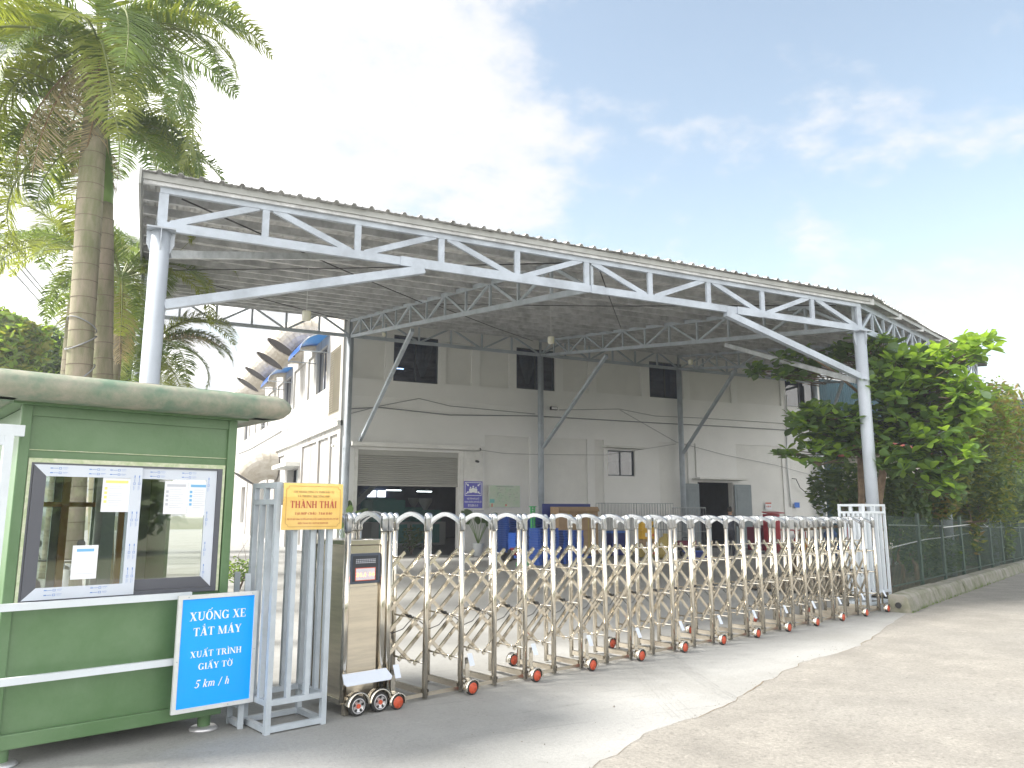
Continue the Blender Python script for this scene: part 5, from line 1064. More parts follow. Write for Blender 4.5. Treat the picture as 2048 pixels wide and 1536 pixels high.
for a in ((.06, BWd - .06, .03, .06, .2, wz0), (.06, BWd - .06, .03, .06, wz1, 2.24), (.06, wa0, .03, .06, wz0, wz1), (wa1, BWd - .06, .03, .06, wz0, wz1)): addb(fw, *a)
BO(fw, 'front_wall', 'green_paint')
lw = MB()
for a in ((BWd - .06, BWd - .03, .06, BD - .06, .2, 1.0), (BWd - .06, BWd - .03, .06, BD - .06, 1.9, 2.24), (BWd - .06, BWd - .03, .06, .5, 1.0, 1.9), (BWd - .06, BWd - .03, 1.3, BD - .06, 1.0, 1.9)): addb(lw, *a)
BO(lw, 'left_wall', 'green_paint')
rw = MB()
for a in ((.03, .06, .06, BD - .06, .2, 1.0), (.03, .06, .06, BD - .06, 1.9, 2.24), (.03, .06, .06, .35, 1.0, 1.9), (.03, .06, 1.3, BD - .06, 1.0, 1.9)): addb(rw, *a)
BO(rw, 'right_wall', 'green_paint')
kw_ = MB()
for a in ((.06, BWd - .06, BD - .06, BD - .03, .2, .9), (.06, BWd - .06, BD - .06, BD - .03, 1.95, 2.24), (.06, .20, BD - .06, BD - .03, .9, 1.95), (.40, .50, BD - .06, BD - .03, .9, 1.95), (.74, .85, BD - .06, BD - .03, .9, 1.95), (1.15, BWd - .06, BD - .06, BD - .03, .9, 1.95)): addb(kw_, *a)
BO(kw_, 'rear_wall', 'interior_green')
for a, b in ((0, 0), (BWd - .065, 0), (0, BD - .065), (BWd - .065, BD - .065)): BO(bbox(a, a + .065, b, b + .065, .12, 2.25), 'corner_post', 'green_paint', bevel=.008)
BO(bbox(0, BWd, -.005, .05, .11, .20), 'base_rail', 'green_paint', bevel=.006); BO(bbox(0, BWd, BD - .05, BD, .11, .20), 'base_rail', 'green_paint')
BO(bbox(BWd - .05, BWd + .004, .05, BD - .05, .11, .20), 'base_rail', 'green_paint'); BO(bbox(.06, BWd - .06, .06, BD - .06, .14, .19), 'floor_plate', 'interior_green')
BO(bbox(.066, BWd - .066, .012, .029, 2.18, 2.245), 'top_rail', 'green_paint'); BO(bbox(.066, BWd - .066, .018, .0295, 1.955, 1.96), 'trim_line', 'cream_edge')
for a, b in ((.06, .05), (BWd - .12, .05), (.06, BD - .15), (BWd - .12, BD - .15)):
    f = BO(MB().lathe(bp(a + .03, b + .03, 0), [(.045, .02), (.045, .115)], 16), 'foot', 'green_paint'); MB().lathe(bp(a + .03, b + .03, 0), [(.001, .0), (.095, .0), (.1, .01), (.085, .026), (.045, .03)], 20).build('foot_disc', 'rim_grey', f)
# roof: rounded overhanging fascia and low pyramid
ov = .28; m = MB(); prof = [(-.22, 2.262), (-.03, 2.262), (.0, 2.275), (.045, 2.315), (.055, 2.35), (.04, 2.385), (.0, 2.415), (-.05, 2.432)]
cor = [(-ov, -ov), (BWd + ov, -ov), (BWd + ov, BD + ov), (-ov, BD + ov)]
def ringpts(off):
    P = []; r = .10 + max(0, off)
    for (ca, cb_), a0 in zip(cor, (180 + 90, 270 + 0, 0, 90)):
        ia, ib = ca + (.10 if ca < 0 else -.10), cb_ + (.10 if cb_ < 0 else -.10)
        base = math.atan2(-1 if cb_ < 0 else 1, -1 if ca < 0 else 1)
        lo = {(-1, -1): 180, (1, -1): 270, (1, 1): 0, (-1, 1): 90}[(-1 if ca < 0 else 1, -1 if cb_ < 0 else 1)]
        for k in range(5): th = R(lo + 90 * k / 4); P.append((ia + (.10 + off) * math.cos(th), ib + (.10 + off) * math.sin(th)))
    return P
rings = [[bp(a, b, z) for a, b in ringpts(off)] for off, z in prof]; n = len(rings[0])
m.add([p for r in rings for p in r], [(i * n + k, i * n + (k + 1) % n, (i + 1) * n + (k + 1) % n, (i + 1) * n + k) for i in range(len(rings) - 1) for k in range(n)], True)
BO(m, 'roof_fascia', 'green_dusty')
m = MB(); r0 = rings[-1]; top = [bp(BWd * .38, BD * .5, 2.53), bp(BWd * .62, BD * .5, 2.53)]; ins = [bp(a, b, 2.434) for a, b in ringpts(-.055)]
m.add(ins + top, [(k, (k + 1) % n, n + (0 if (k < 3 or k > 16) else 1)) for k in range(n)] ); BO(m, 'roof_top', 'roof_dusty')
BO(bbox(-.06, BWd + .06, -.06, BD + .06, 2.246, 2.262), 'soffit', 'green_paint')
# cream sealant border round the window
for a in ((wa0 - .018, wa1 + .018, .0, .029, wz1, wz1 + .028), (wa0 - .018, wa0, .0, .029, wz0, wz1), (wa1, wa1 + .018, .0, .029, wz0, wz1)): BO(bbox(*a), 'sealant', 'cream_edge')
# window: outer frame + two sashes with protective film
wf = BO(MB(), 'window', 'alu_dark') if False else None
outer = MB()
for a in ((wa0, wa1, .0, .055, wz0, wz0 + .03), (wa0, wa1, .0, .055, wz1 - .012, wz1), (wa0, wa0 + .035, .0, .055, wz0 + .03, wz1 - .012), (wa1 - .012, wa1, .0, .055, wz0 + .03, wz1 - .012)): addb(outer, *a)
wf = BO(outer, 'window', 'alu_dark')
def sash(a0, a1, b, z0, z1, lm, tm, bm, rm, w=.075):
    # mitred members: left(high a) lm, top tm, bottom bm, right(low a) rm
    def mem(pts, m, nm):
        lo = [bp(a, b, z) for a, z in pts]; hi = [p - NG * .02 for p in lo]; n = len(pts)
        return MB().add(lo + hi, [tuple(range(n)), tuple(range(2 * n - 1, n - 1, -1))] + [(i, n + i, n + (i + 1) % n, (i + 1) % n) for i in range(n)]).build(nm, m, wf)
    mem([(a0, z1), (a1, z1), (a1 - w, z1 - w), (a0 + w, z1 - w)], tm, 'sash_top'); mem([(a0, z0), (a0 + w, z0 + w), (a1 - w, z0 + w), (a1, z0)], bm, 'sash_bottom')
    mem([(a1 - .0005, z0 + .001), (a1 - w, z0 + w), (a1 - w, z1 - w), (a1 - .0005, z1 - .001)], lm, 'sash_side'); mem([(a0 + .0005, z0 + .001), (a0 + .0005, z1 - .001), (a0 + w, z1 - w), (a0 + w, z0 + w)], rm, 'sash_side')
    return MB().quad(bp(a0 + w, b - .01, z0 + w), bp(a1 - w, b - .01, z0 + w), bp(a1 - w, b - .01, z1 - w), bp(a0 + w, b - .01, z1 - w)).build('pane', 'booth_glass', wf)
am = .70
sash(am - .035, wa1 - .013, .008, wz0 + .012, wz1 - .013, 'alu_dark', 'film_white', 'film_white', 'film_white')
sash(wa0 + .036, am + .05, .034, wz0 + .031, wz1 - .013, 'film_white', 'film_white', 'alu_dark', 'film_white')
m = MB(); rnd = random.Random(3)
def logo(a, z, vert=False, b=-.0135):
    ux, uz = (1, 0) if not vert else (0, 1)
    def r_(u0, v0, u1, v1): 
        pts = [(u0, v0), (u1, v0), (u1, v1), (u0, v1)]; m.add([bp(a + (p[0] * ux + p[1] * uz), b, z + (p[1] * ux + p[0] * uz)) for p in pts], [(0, 1, 2, 3)])
    r_(-.008, -.007, .008, -.0045); r_(-.008, .0045, .008, .007); r_(-.008, -.0045, -.0055, .0045); r_(.0055, -.0045, .008, .0045); r_(.012, -.0015, .040, .001); r_(.042, -.003, .058, .003); r_(-.045, .003, -.015, .005); r_(-.04, -.005, -.018, -.004)
for z in (wz1 - .035, wz1 - .065):
    for a in (1.18, .95, .82): logo(a, z)
    for a in (.55, .33): logo(a, z - .004, b=.0125)
for z in (wz0 + .04, wz0 + .07):
    for a in (1.15, .88): logo(a, z)
for z in (1.75, 1.5, 1.28, 1.12):
    for a in (.685, .715): logo(a, z, True)
    logo(.19, z, True, .0125)
m.build('film_print', 'film_blue', wf)['kind'] = 'stuff'
# paper notices on the panes
def notice(a0, a1, z0, z1, hdr, label, b=-.0045, pane=0):
    t = thing('paper_notice', label, 'notice', BC + bp((a0 + a1) / 2, b, (z0 + z1) / 2), group='paper notices on the booth window')
    h, w = (z1 - z0) / 2, (a1 - a0) / 2
    MB().obox((0, 0, 0), DG * w, NG * .0006, ZUP * h).build('sheet', 'paper', t)
    MB().obox(-NG * .001 + ZUP * (h - .03), DG * w * .8, NG * .0003, ZUP * .009).build('heading', hdr, t); m = MB(); rnd = random.Random(int(a0 * 100))
    for k in range(9): ww = w * rnd.uniform(.35, .62); m.obox(-NG * .001 + ZUP * (h - .06 - k * (2 * h - .09) / 9) + DG * (-w * .55 + ww), DG * ww, NG * .0003, ZUP * .0011)
    m.build('text_lines', 'led_grid', t); m = MB()
    for k in range(4): m.obox(-NG * .001 + ZUP * (h - .075 - k * (2 * h - .1) / 4.5) + DG * (-w * .75), DG * .009, NG * .0003, ZUP * .009)
    m.build('icons', hdr, t); return t
notice(.735, .915, 1.555, 1.79, 'label_yellow', 'white notice with yellow heading on the left pane')
notice(.335, .50, 1.54, 1.775, 'led_grid', 'white notice with grey heading on the right pane', b=.0205); notice(.165, .333, 1.54, 1.775, 'label_blue', 'white notice with blue heading, rightmost on the right pane', b=.0205)
t = thing('paper_notice', 'white notice with pale blue bar low on the left pane', 'notice', BC + bp(.985, -.006, 1.225), group='paper notices on the booth window')
MB().obox((0, 0, 0), DG * .077, NG * .0006, ZUP * .11).build('sheet', 'paper', t); MB().obox(-NG * .001 + ZUP * .078, DG * .052, NG * .0003, ZUP * .009).build('heading', 'label_blue', t); MB().obox(-NG * .001 + ZUP * -.075, DG * .055, NG * .0003, ZUP * .0012).build('text_line', 'led_grid', t)
# interior of the booth: posts, orange strips, desk, stool
for a in (.50, .95, 1.16): BO(bbox(a, a + .05, BD - .09, BD - .061, .9, 1.95), 'inner_mullion', 'interior_green')
for a in (.74, .28): BO(bbox(a, a + .055, BD - .13, BD - .095, .3, 2.0), 'orange_post', 'orange')
BO(bbox(.25, 1.22, BD - .12, BD - .092, 1.60, 1.64), 'orange_rail', 'orange'); BO(bbox(.44, .54, BD - .4, BD - .15, .2, 2.1), 'inner_locker', 'interior_green'); BO(bbox(1.10, 1.18, 1.2, 1.4, .2, 1.8), 'curtain', 'curtain')
BO(bbox(.1, 1.3, .10, .45, .92, .955), 'desk_top', 'machine_grey'); BO(bbox(1.1, 1.28, .15, .3, .956, 1.0), 'desk_tray', 'yellow')
for nm, a0, a1, b0, b1, z0, z1 in (('rear_pane', .20, .40, BD - .05, BD - .045, .9, 1.95), ('rear_pane', .85, 1.15, BD - .05, BD - .045, .9, 1.95)): BO(bbox(a0, a1, b0, b1, z0, z1), nm, 'booth_glass')
BO(bbox(BWd - .05, BWd - .045, .5, 1.3, 1.0, 1.9), 'side_pane', 'booth_glass')
# railing in front of the booth with the blue sign
rl = thing('white_railing', 'white steel railing with two long rails across the booth front', 'railing', BC)
def RA(mb, name, m='cage_white'): return mb.build(name, m, rl)
for z in (.972, .530): RA(MB().bar(bp(.30, -.09, z), bp(4.2, -.09, z), .03, .045), 'rail')
RA(MB().bar(bp(1.50, -.09, .0), bp(1.50, -.09, 2.03), .05, .05, up=DG), 'post'); RA(MB().bar(bp(1.42, -.09, 2.065), bp(3.2, -.09, 2.065), .05, .07), 'top_beam'); RA(bbox(1.52, 1.56, -.11, -.07, 1.97, 2.03), 'gusset'); pass
sp = V((.335, 5.985, 0)); sw, sh = .575, .785; sz0 = .193
sb = V((sp.x, sp.y, 0)) + DG * sw / 2 + V((0, 0, sz0 + sh / 2)); t = thing('blue_instruction_sign', 'bright blue framed traffic sign with white lettering beside the booth', 'sign', sb)
MB().obox((0, 0, 0), DG * (sw / 2 - .02), NG * .004, ZUP * (sh / 2 - .02)).build('panel', 'sign_blue', t)
fwid = .028
def mem(pts, nm):
    lo = [DG * a + ZUP * z - NG * .014 for a, z in pts]; hi = [p + NG * .024 for p in lo]; n = 4; MB().add(lo + hi, [(0, 1, 2, 3), (7, 6, 5, 4)] + [(i, n + i, n + (i + 1) % n, (i + 1) % n) for i in range(n)]).build(nm, 'sign_frame', t)
a_, z_ = sw / 2, sh / 2; f_ = fwid; g_ = .0008
mem([(-a_, z_), (a_, z_), (a_ - f_, z_ - f_), (-a_ + f_, z_ - f_)], 'frame_member'); mem([(-a_, -z_), (-a_ + f_, -z_ + f_), (a_ - f_, -z_ + f_), (a_, -z_)], 'frame_member')
mem([(-a_, -z_ + g_), (-a_, z_ - g_), (-a_ + f_, z_ - f_), (-a_ + f_, -z_ + f_)], 'frame_member'); mem([(a_, -z_ + g_), (a_ - f_, -z_ + f_), (a_ - f_, z_ - f_), (a_, z_ - g_)], 'frame_member')
for a, z in ((-.22, z_ - .014), (.24, z_ - .014), (a_ - .014, -.02), (-a_ + .014, -.05), (.1, -z_ + .014)): MB().tube(DG * a + ZUP * z - NG * .018, DG * a + ZUP * z - NG * .013, .004, 8).build('screw', 'steel_dull', t)
m = MB(); bo = -NG * .005
for txt, z, cap, wd, it in (('XUỐNG XE', .215, .058, .405, 0), ('TẮT MÁY', .110, .055, .345, 0), ('XUẤT TRÌNH', -.035, .042, .365, 0), ('GIẤY TỜ', -.120, .042, .245, 0)): lettering(m, txt, bo + ZUP * z, DG, ZUP, -NG, cap, wd, it)
lettering(m, '5 km / h', bo + ZUP * -.240 + DG * -.02, DG, ZUP, -NG, .052, .245, .22); m.build('lettering', 'sign_white', t)

# motorbikes parked behind the booth
def motorbike(loc, rz, body, label):
    t = thing('motorbike', label, 'motorbike', loc, rz, group='motorbikes parked behind the booth')
    for x in (-.6, .62):
        w = MB().lathe((x, 0, .28), [(.20, -.03), (.27, -.035), (.285, 0), (.27, .035), (.20, .03)], 24, V((0, 1, 0))).build('wheel', 'rubber', t); MB().lathe((x, 0, .28), [(.001, -.012), (.205, -.01), (.205, .01), (.001, .012)], 16, V((0, 1, 0))).build('rim', 'rim_grey', w)
    MB().path([(-.75, 0, .62), (-.4, 0, .66), (-.1, 0, .48), (.15, 0, .42), (.40, 0, .60), (.48, 0, .90)], [.05, .11, .12, .10, .11, .07], 12).build('fairing', body, t)
    MB().path([(-.85, 0, .80), (-.5, 0, .82), (-.05, 0, .74), (.02, 0, .70)], [.07, .12, .12, .05], 10).build('seat', 'moto_black', t); MB().path([(.62, 0, .28), (.50, 0, .7), (.44, 0, 1.0)], .03, 8).build('fork', 'rim_grey', t)
    MB().path([(.30, -.33, 1.02), (.44, -.1, 1.0), (.44, .1, 1.0), (.30, .33, 1.02)], .015, 6).build('handlebar', 'moto_black', t); MB().lathe((.50, 0, .88), [(.001, .12), (.07, .1), (.09, .02), (.08, 0)], 12, V((1, 0, .2))).build('headlight', 'rim_grey', t)
    for s in (-1, 1): MB().path([(.38, s * .22, 1.02), (.36, s * .26, 1.16)], .006, 5).tube((.36, s * .26, 1.2), (.37, s * .26, 1.2), .05, 10).build('mirror', 'moto_black', t)
    MB().path([(-.85, .14, .34), (-.2, .14, .26), (.05, .1, .3)], [.05, .035, .02], 8).build('exhaust', 'rim_grey', t); MB().box(-.15, .12, -.12, .12, .2, .42).build('engine', 'moto_black', t)
motorbike((-1.9, 9.6, 0), R(70), 'moto_red', 'red motorbike parked behind the booth'); motorbike((-.9, 10.0, 0), R(60), 'moto_white', 'white motorbike parked behind the booth'); motorbike((-2.8, 10.1, 0), R(75), 'moto_black', 'black motorbike parked behind the booth')
# leafy shrub between booth and cage
c = G(478, 1180); tb = bush('low_shrub', 'low round green shrub between booth and cage', 'shrub', (c.x, c.y, 0), (.35, .3, .24), 700, 'leaf_mid', .035, seed=9, mats=['leaf_mid', 'leaf_light', 'leaf_dark'])
MB().path([(0, 0, .3), (-.05, 0, .7), (.12, 0, 1.0)], [.006, .004, .003], 5).path([(0, 0, .3), (.1, 0, .65), (.02, 0, .95)], [.005, .004, .003], 5).build('bare_twig', 'twig', tb)

# ================================================================== PALMS
def frond_mesh(L_, droop, dry, seed, n=46, leaf=.55, m=None, wid=.020):
    rnd = random.Random(seed); pts = []; a = 0; p = V((0, 0, 0)); th = 0
    segs = 14
    for k in range(segs + 1):
        pts.append(p.copy()); p = p + V((math.cos(th), 0, math.sin(th))) * (L_ / segs); th -= droop / segs * (.5 + 1.1 * k / segs)
    mb = MB(); mb.path(pts, [.030 * (1 - .88 * k / segs) * (L_ / 3.2) for k in range(segs + 1)], 5); nr = len(mb.f)
    for i in range(n):
        u = .16 + .84 * i / (n - 1); k = min(segs - 1, int(u * segs)); f = u * segs - k; c = pts[k].lerp(pts[k + 1], f); tg = (pts[k + 1] - pts[k]).normalized(); nrm = V((0, 1, 0)).cross(tg).normalized() * -1
        if nrm.z < 0 and not dry: pass
        ll = leaf * (math.sin(math.pi * min(1, .14 + u * .92)) ** .5) * rnd.uniform(.82, 1.1)
        for sd in (-1, 1):
            if rnd.random() < (.12 if not dry else .3): continue
            up = rnd.uniform(.0, .45) if not dry else rnd.uniform(-.5, .1)
            d = (V((0, sd, 0)) * .82 + tg * rnd.uniform(.35, .7) + V((0, 0, up))).normalized()
            q1 = c + d * ll * .5; d2 = (d + V((0, 0, -.55 if not dry else -1.1)) + V((rnd.gauss(0, .08), rnd.gauss(0, .08), 0))).normalized(); q2 = q1 + d2 * ll * .5
            w = tg.cross(d).cross(d).normalized() * wid * rnd.uniform(.7, 1.2) * (.5 if dry else 1)
            b = len(mb.v); mb.v += [tuple(x) for x in (c - w * .5, c + w * .5, q1 - w, q1 + w, q2)]; mb.f += [(b, b + 1, b + 3, b + 2), (b + 2, b + 3, b + 4)]; mb.sm += [False, False]
    me = mb.mesh('frond', ['rachis_dry' if dry else 'rachis', m]); me.polygons.foreach_set('material_index', [0] * nr + [1] * (len(mb.f) - nr)); return me
FR = {'g0': frond_mesh(3.1, 1.8, 0, 1, m='frond_a', n=125, leaf=.74, wid=.0145), 'g1': frond_mesh(3.5, 2.3, 0, 2, m='frond_b', n=135, leaf=.78, wid=.0145), 'g2': frond_mesh(3.0, 2.6, 0, 3, m='frond_a', n=125, leaf=.72, wid=.0145), 'g3': frond_mesh(3.2, 1.5, 0, 4, m='frond_b', n=125, leaf=.74, wid=.0145), 'd0': frond_mesh(2.7, .6, 1, 5, m='frond_dry', n=110, leaf=.65, wid=.016), 'd1': frond_mesh(2.4, 1.1, 1, 6, m='frond_dry', n=100, leaf=.65, wid=.016)}
def palm(label, base, crown, r0, fr, scale=1.0, shaft=1.1, rope=False):
    base, crown = V(base), V(crown); t = thing('palm_tree', label, 'palm', base, group='royal palms behind the booth'); ax = crown - base; H_ = ax.length; n = 26
    pts, rs = [], []
    sh = shaft
    for k in range(n + 1):
        u = k / n; pts.append(ax * (u * (1 - sh / H_))); rs.append(r0 * (1.0 + .06 * math.sin(u * 9) - .32 * max(0, u - .55) + (.28 * max(0, .08 - u) / .08)))
    MB().path(pts, rs, 24).build('trunk', 'trunk_palm', t)
    for k in range(int(H_ / .28)):
        u = k * .28 / (H_ - sh)
        if u > .99: break
        c = ax * (u * (1 - sh / H_)); j = min(n, int(u * n)); rr = rs[j] + .003; MB().lathe(c, [(rr, -.006), (rr + .006, 0), (rr, .006)], 20, ax.normalized()).build('trunk_ring', 'trunk_ring', t)
    a = pts[-1]; b = ax; MB().path([a, a.lerp(b, .15), a.lerp(b, .5), a.lerp(b, .85), b], [rs[-1], rs[-1] * 1.08, rs[-1] * .95, rs[-1] * .6, rs[-1] * .5], 18).build('crownshaft', 'crownshaft', t)
    if rope:
        for z, tl in ((4.3, .15), (3.75, .22), (4.6, -.1), (3.1, .1)): MB().path([V((math.cos(q) * (r0 + .015), math.sin(q) * (r0 + .015), z + tl * math.sin(q + 1))) + ax * (z / H_) - V((0, 0, z)) for q in [i * math.pi / 8 for i in range(17)]], .011, 5).build('rope', 'cable_grey', t)
    for az, el, kind in fr:
        o = obj('frond', FR[kind], t, b + V((0, 0, -.05))); q = Euler((R((az * 7) % 30 - 15), 0, 0)).to_matrix(); o.rotation_euler = (Matrix.Rotation(R(az), 3, 'Z') @ Matrix.Rotation(R(-el), 3, 'Y') @ q).to_euler(); s = scale * random.uniform(.9, 1.1); o.scale = (s, s, s)
    return t
VA = 64 - 90   # azimuth of image-right
def fan(n, els, kinds, off=0): return [((off + k * 137.5) % 360, els[k % len(els)] + random.uniform(-6, 6), kinds[k % len(kinds)]) for k in range(n)]
c1 = PD(200, 85, 14.2); b1 = PD(158, 745, 14.2)
ln = (c1 - b1); b1g = b1 - ln * (b1.z / ln.z)
palm('tallest palm with thick ringed trunk behind the booth roof', b1g, c1, .205, fan(20, [66, 42, 22, 5, 32, -12, 50], ['g0', 'g1', 'g2', 'g3'], 10) + [(VA + 5, 28, 'g1'), (VA - 12, 5, 'g2'), (VA + 15, 50, 'g0'), (VA + 180, 30, 'g1'), (VA + 165, 5, 'g2'), (VA - 60, -18, 'g1'), (VA + 200, -25, 'g1'), (VA + 232, -62, 'd0'), (VA - 50, -70, 'd1'), (VA + 215, -55, 'd0')], 1.02, 1.5, rope=True)
c2 = PD(207, 250, 15.0); b2 = PD(204, 745, 15.0); ln = c2 - b2; b2g = b2 - ln * (b2.z / ln.z)
palm('second palm trunk standing just right of the tallest palm', b2g, c2, .185, fan(14, [50, 25, 8, -12], ['g1', 'g0', 'g2'], 60) + [(VA, 20, 'g2'), (VA + 10, -8, 'g1'), (VA - 45, -75, 'd1'), (VA + 190, -20, 'g1'), (VA + 180, 5, 'g2')], .92, 1.5)
c3 = PD(243, 555, 18.5); b3 = PD(228, 745, 18.5); ln = c3 - b3; b3g = b3 - ln * (b3.z / ln.z)
palm('slender young palm left of the white canopy column', b3g, c3, .13, fan(18, [68, 45, 20, 0], ['g0', 'g1', 'g2'], 30) + [(VA - 30, -72, 'd1'), (VA - 60, -60, 'd0'), (VA + 20, 55, 'g1'), (VA, 70, 'g0')], .80, 1.2)
c4 = PD(300, 690, 22); palm('low palm showing right of the white canopy column', (c4.x, c4.y, 0), c4, .15, fan(14, [55, 30, 10, -15], ['g1', 'g0', 'g2', 'g3'], 0) + [(VA, 35, 'g1'), (VA + 12, 12, 'g2'), (VA - 8, 20, 'd1')], .85, 1.0)
c5 = PD(158, 500, 22); palm('small palm whose fronds show left of the tall trunks', (c5.x, c5.y, 0), c5, .15, fan(12, [50, 25, 5], ['g2', 'g1'], 20) + [(VA + 175, 20, 'g1'), (VA + 5, 15, 'd1')], 1.0, 1.0)

# ================================================================== BROADLEAF TREE AT THE RIGHT
def leaf_mesh(L_, w, seed, m):
    vs = [(0, 0, 0)]; n = 5; prof = (.34, .62, .88, 1.0, .74)
    for j, p_ in enumerate(prof): x = L_ * (j + 1) / 6; z = -.10 * L_ * ((j + 1) / 6) ** 2; vs += [(x, w * p_, z + w * .18 * p_), (x, 0, z), (x, -w * p_, z + w * .18 * p_)]
    vs.append((L_, 0, -.12 * L_)); fs = [(0, 2, 1), (0, 3, 2)]
    for j in range(4): q = 1 + 3 * j; fs += [(q, q + 1, q + 4, q + 3), (q + 1, q + 2, q + 5, q + 4)]
    fs += [(13, 14, 16), (14, 15, 16)]
    return MB().add(vs, fs, True).mesh('leaf', m)
def big_leaf_tree(label, base, trunks, blobs, seed, leafL=.24, nrose=300, nparts=200, light=.35):
    rnd = random.Random(seed); t = thing('broadleaf_tree', label, 'tree', base, group='trees behind the fence'); base = V(base)
    for tr in trunks: MB().path([V(p) - base for p in tr[0]], tr[1], 12).build('trunk', 'bark', t)
    ms = ['leaf_big', 'leaf_light', 'leaf_dark']; lm = [leaf_mesh(leafL, leafL * .27, k, ms[k]) for k in range(3)]
    tot = sum(b[4] * b[5] for b in blobs); ros = []
    for bx_, by_, D, dD, rx_, ry_, lt in [(b[0], b[1], b[2], b[3], b[4], b[5], b[6]) for b in blobs]:
        k = max(3, int(nrose * rx_ * ry_ / tot))
        for _ in range(k):
            while True:
                u, v, w = rnd.uniform(-1, 1), rnd.uniform(-1, 1), rnd.uniform(-1, 1)
                if u * u + v * v < 1: break
            ros.append((PD(bx_ + u * rx_, by_ + v * ry_, D + w * dD), lt - v * .4 + u * .15))  # sunlit tops put into colour: more pale young leaves up and right
    ros.sort(key=lambda r: (r[0] - O).length); stuff = MB(); mi = []; np_ = 0
    twig = MB(); hub = V(trunks[0][0][-1])
    for (c, lt) in ros:
        c = c - base; n = rnd.randint(6, 9); a0 = rnd.uniform(0, 6.28); tilt = Euler((rnd.gauss(0, .3), rnd.gauss(0, .3), 0)).to_matrix()
        back = (hub - base - c); back.z *= .3; back = back.normalized() * rnd.uniform(.35, .8); twig.path([c + back + V((0, 0, rnd.uniform(-.12, .02))), c + back * .4 - V((0, 0, .05)), c], [.012, .008, .005], 4)
        for k in range(n):
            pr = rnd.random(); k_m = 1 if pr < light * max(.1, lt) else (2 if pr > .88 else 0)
            M = tilt @ Matrix.Rotation(a0 + k * 6.283 / n + rnd.gauss(0, .2), 3, 'Z') @ Matrix.Rotation(rnd.uniform(-.75, .35), 3, 'Y') @ Matrix.Rotation(rnd.gauss(0, .3), 3, 'X'); s = rnd.uniform(.6, 1.12)
            if np_ < nparts:
                o = obj('leaf', lm[k_m], t, c); o.rotation_euler = M.to_euler(); o.scale = (s, s, s); np_ += 1
            else:
                b = len(stuff.v); me = lm[k_m]; stuff.v += [tuple(c + M @ (v.co * s)) for v in me.vertices]; stuff.f += [tuple(b + i for i in p.vertices) for p in me.polygons]; stuff.sm += [True] * len(me.polygons); mi += [k_m] * len(me.polygons)
    o = stuff.build('foliage', ms, t); o['kind'] = 'stuff'; o.data.polygons.foreach_set('material_index', mi); twig.build('twigs', 'twig', t); return t
tb1, tb2 = V((13.75, 11.55, -.03)), V((13.25, 11.75, -.03))
q1, q2, q3 = PD(1757, 1000, 17.9), PD(1772, 905, 17.9), PD(1780, 840, 17.9)
gb = PD(1752, 1160, 17.9); gb.z = gz(gb.x, gb.y)
r1, r2, r3 = PD(1723, 1000, 18.2), PD(1720, 880, 18.2), PD(1735, 800, 18.2); gb2 = PD(1722, 1160, 18.2); gb2.z = gz(gb2.x, gb2.y)
def br(px0, py0, px1, py1, D0, D1): a, b = PD(px0, py0, D0), PD(px1, py1, D1); return ([a, a.lerp(b, .5) + V((0, 0, .08)), b], [.035, .025, .012])
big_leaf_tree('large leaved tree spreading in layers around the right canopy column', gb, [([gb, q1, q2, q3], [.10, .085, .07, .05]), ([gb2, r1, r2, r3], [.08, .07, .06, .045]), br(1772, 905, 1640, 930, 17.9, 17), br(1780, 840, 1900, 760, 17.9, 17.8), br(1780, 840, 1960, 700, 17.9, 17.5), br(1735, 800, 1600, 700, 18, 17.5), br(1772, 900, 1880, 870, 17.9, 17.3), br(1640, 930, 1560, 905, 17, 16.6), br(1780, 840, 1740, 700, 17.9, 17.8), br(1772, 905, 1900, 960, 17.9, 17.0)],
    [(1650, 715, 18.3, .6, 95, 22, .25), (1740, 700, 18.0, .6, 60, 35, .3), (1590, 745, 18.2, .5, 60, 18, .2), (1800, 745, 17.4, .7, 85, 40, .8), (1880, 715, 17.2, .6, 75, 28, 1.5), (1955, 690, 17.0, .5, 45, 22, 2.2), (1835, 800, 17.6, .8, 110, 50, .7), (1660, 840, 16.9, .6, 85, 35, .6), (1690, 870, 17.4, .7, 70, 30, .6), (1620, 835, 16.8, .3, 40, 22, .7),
     (1800, 870, 17.2, .8, 100, 45, .8), (1900, 850, 17.4, .7, 70, 50, .9), (1650, 905, 16.9, .4, 55, 22, .5), (1570, 905, 16.6, .2, 24, 8, .5), (1600, 915, 16.6, .2, 24, 10, .5), (1790, 920, 16.9, .5, 45, 20, .8), (1860, 940, 17.0, .5, 60, 28, .7), (1890, 975, 16.6, .3, 40, 20, .8), (1925, 785, 17.2, .6, 55, 38, 1.6), (1900, 905, 17.0, .6, 60, 30, 1.1), (1515, 748, 18.3, .2, 22, 12, .3), (1770, 770, 16.9, .4, 60, 30, 1.0)], 11, leafL=.27, nrose=820, nparts=260, light=.5)
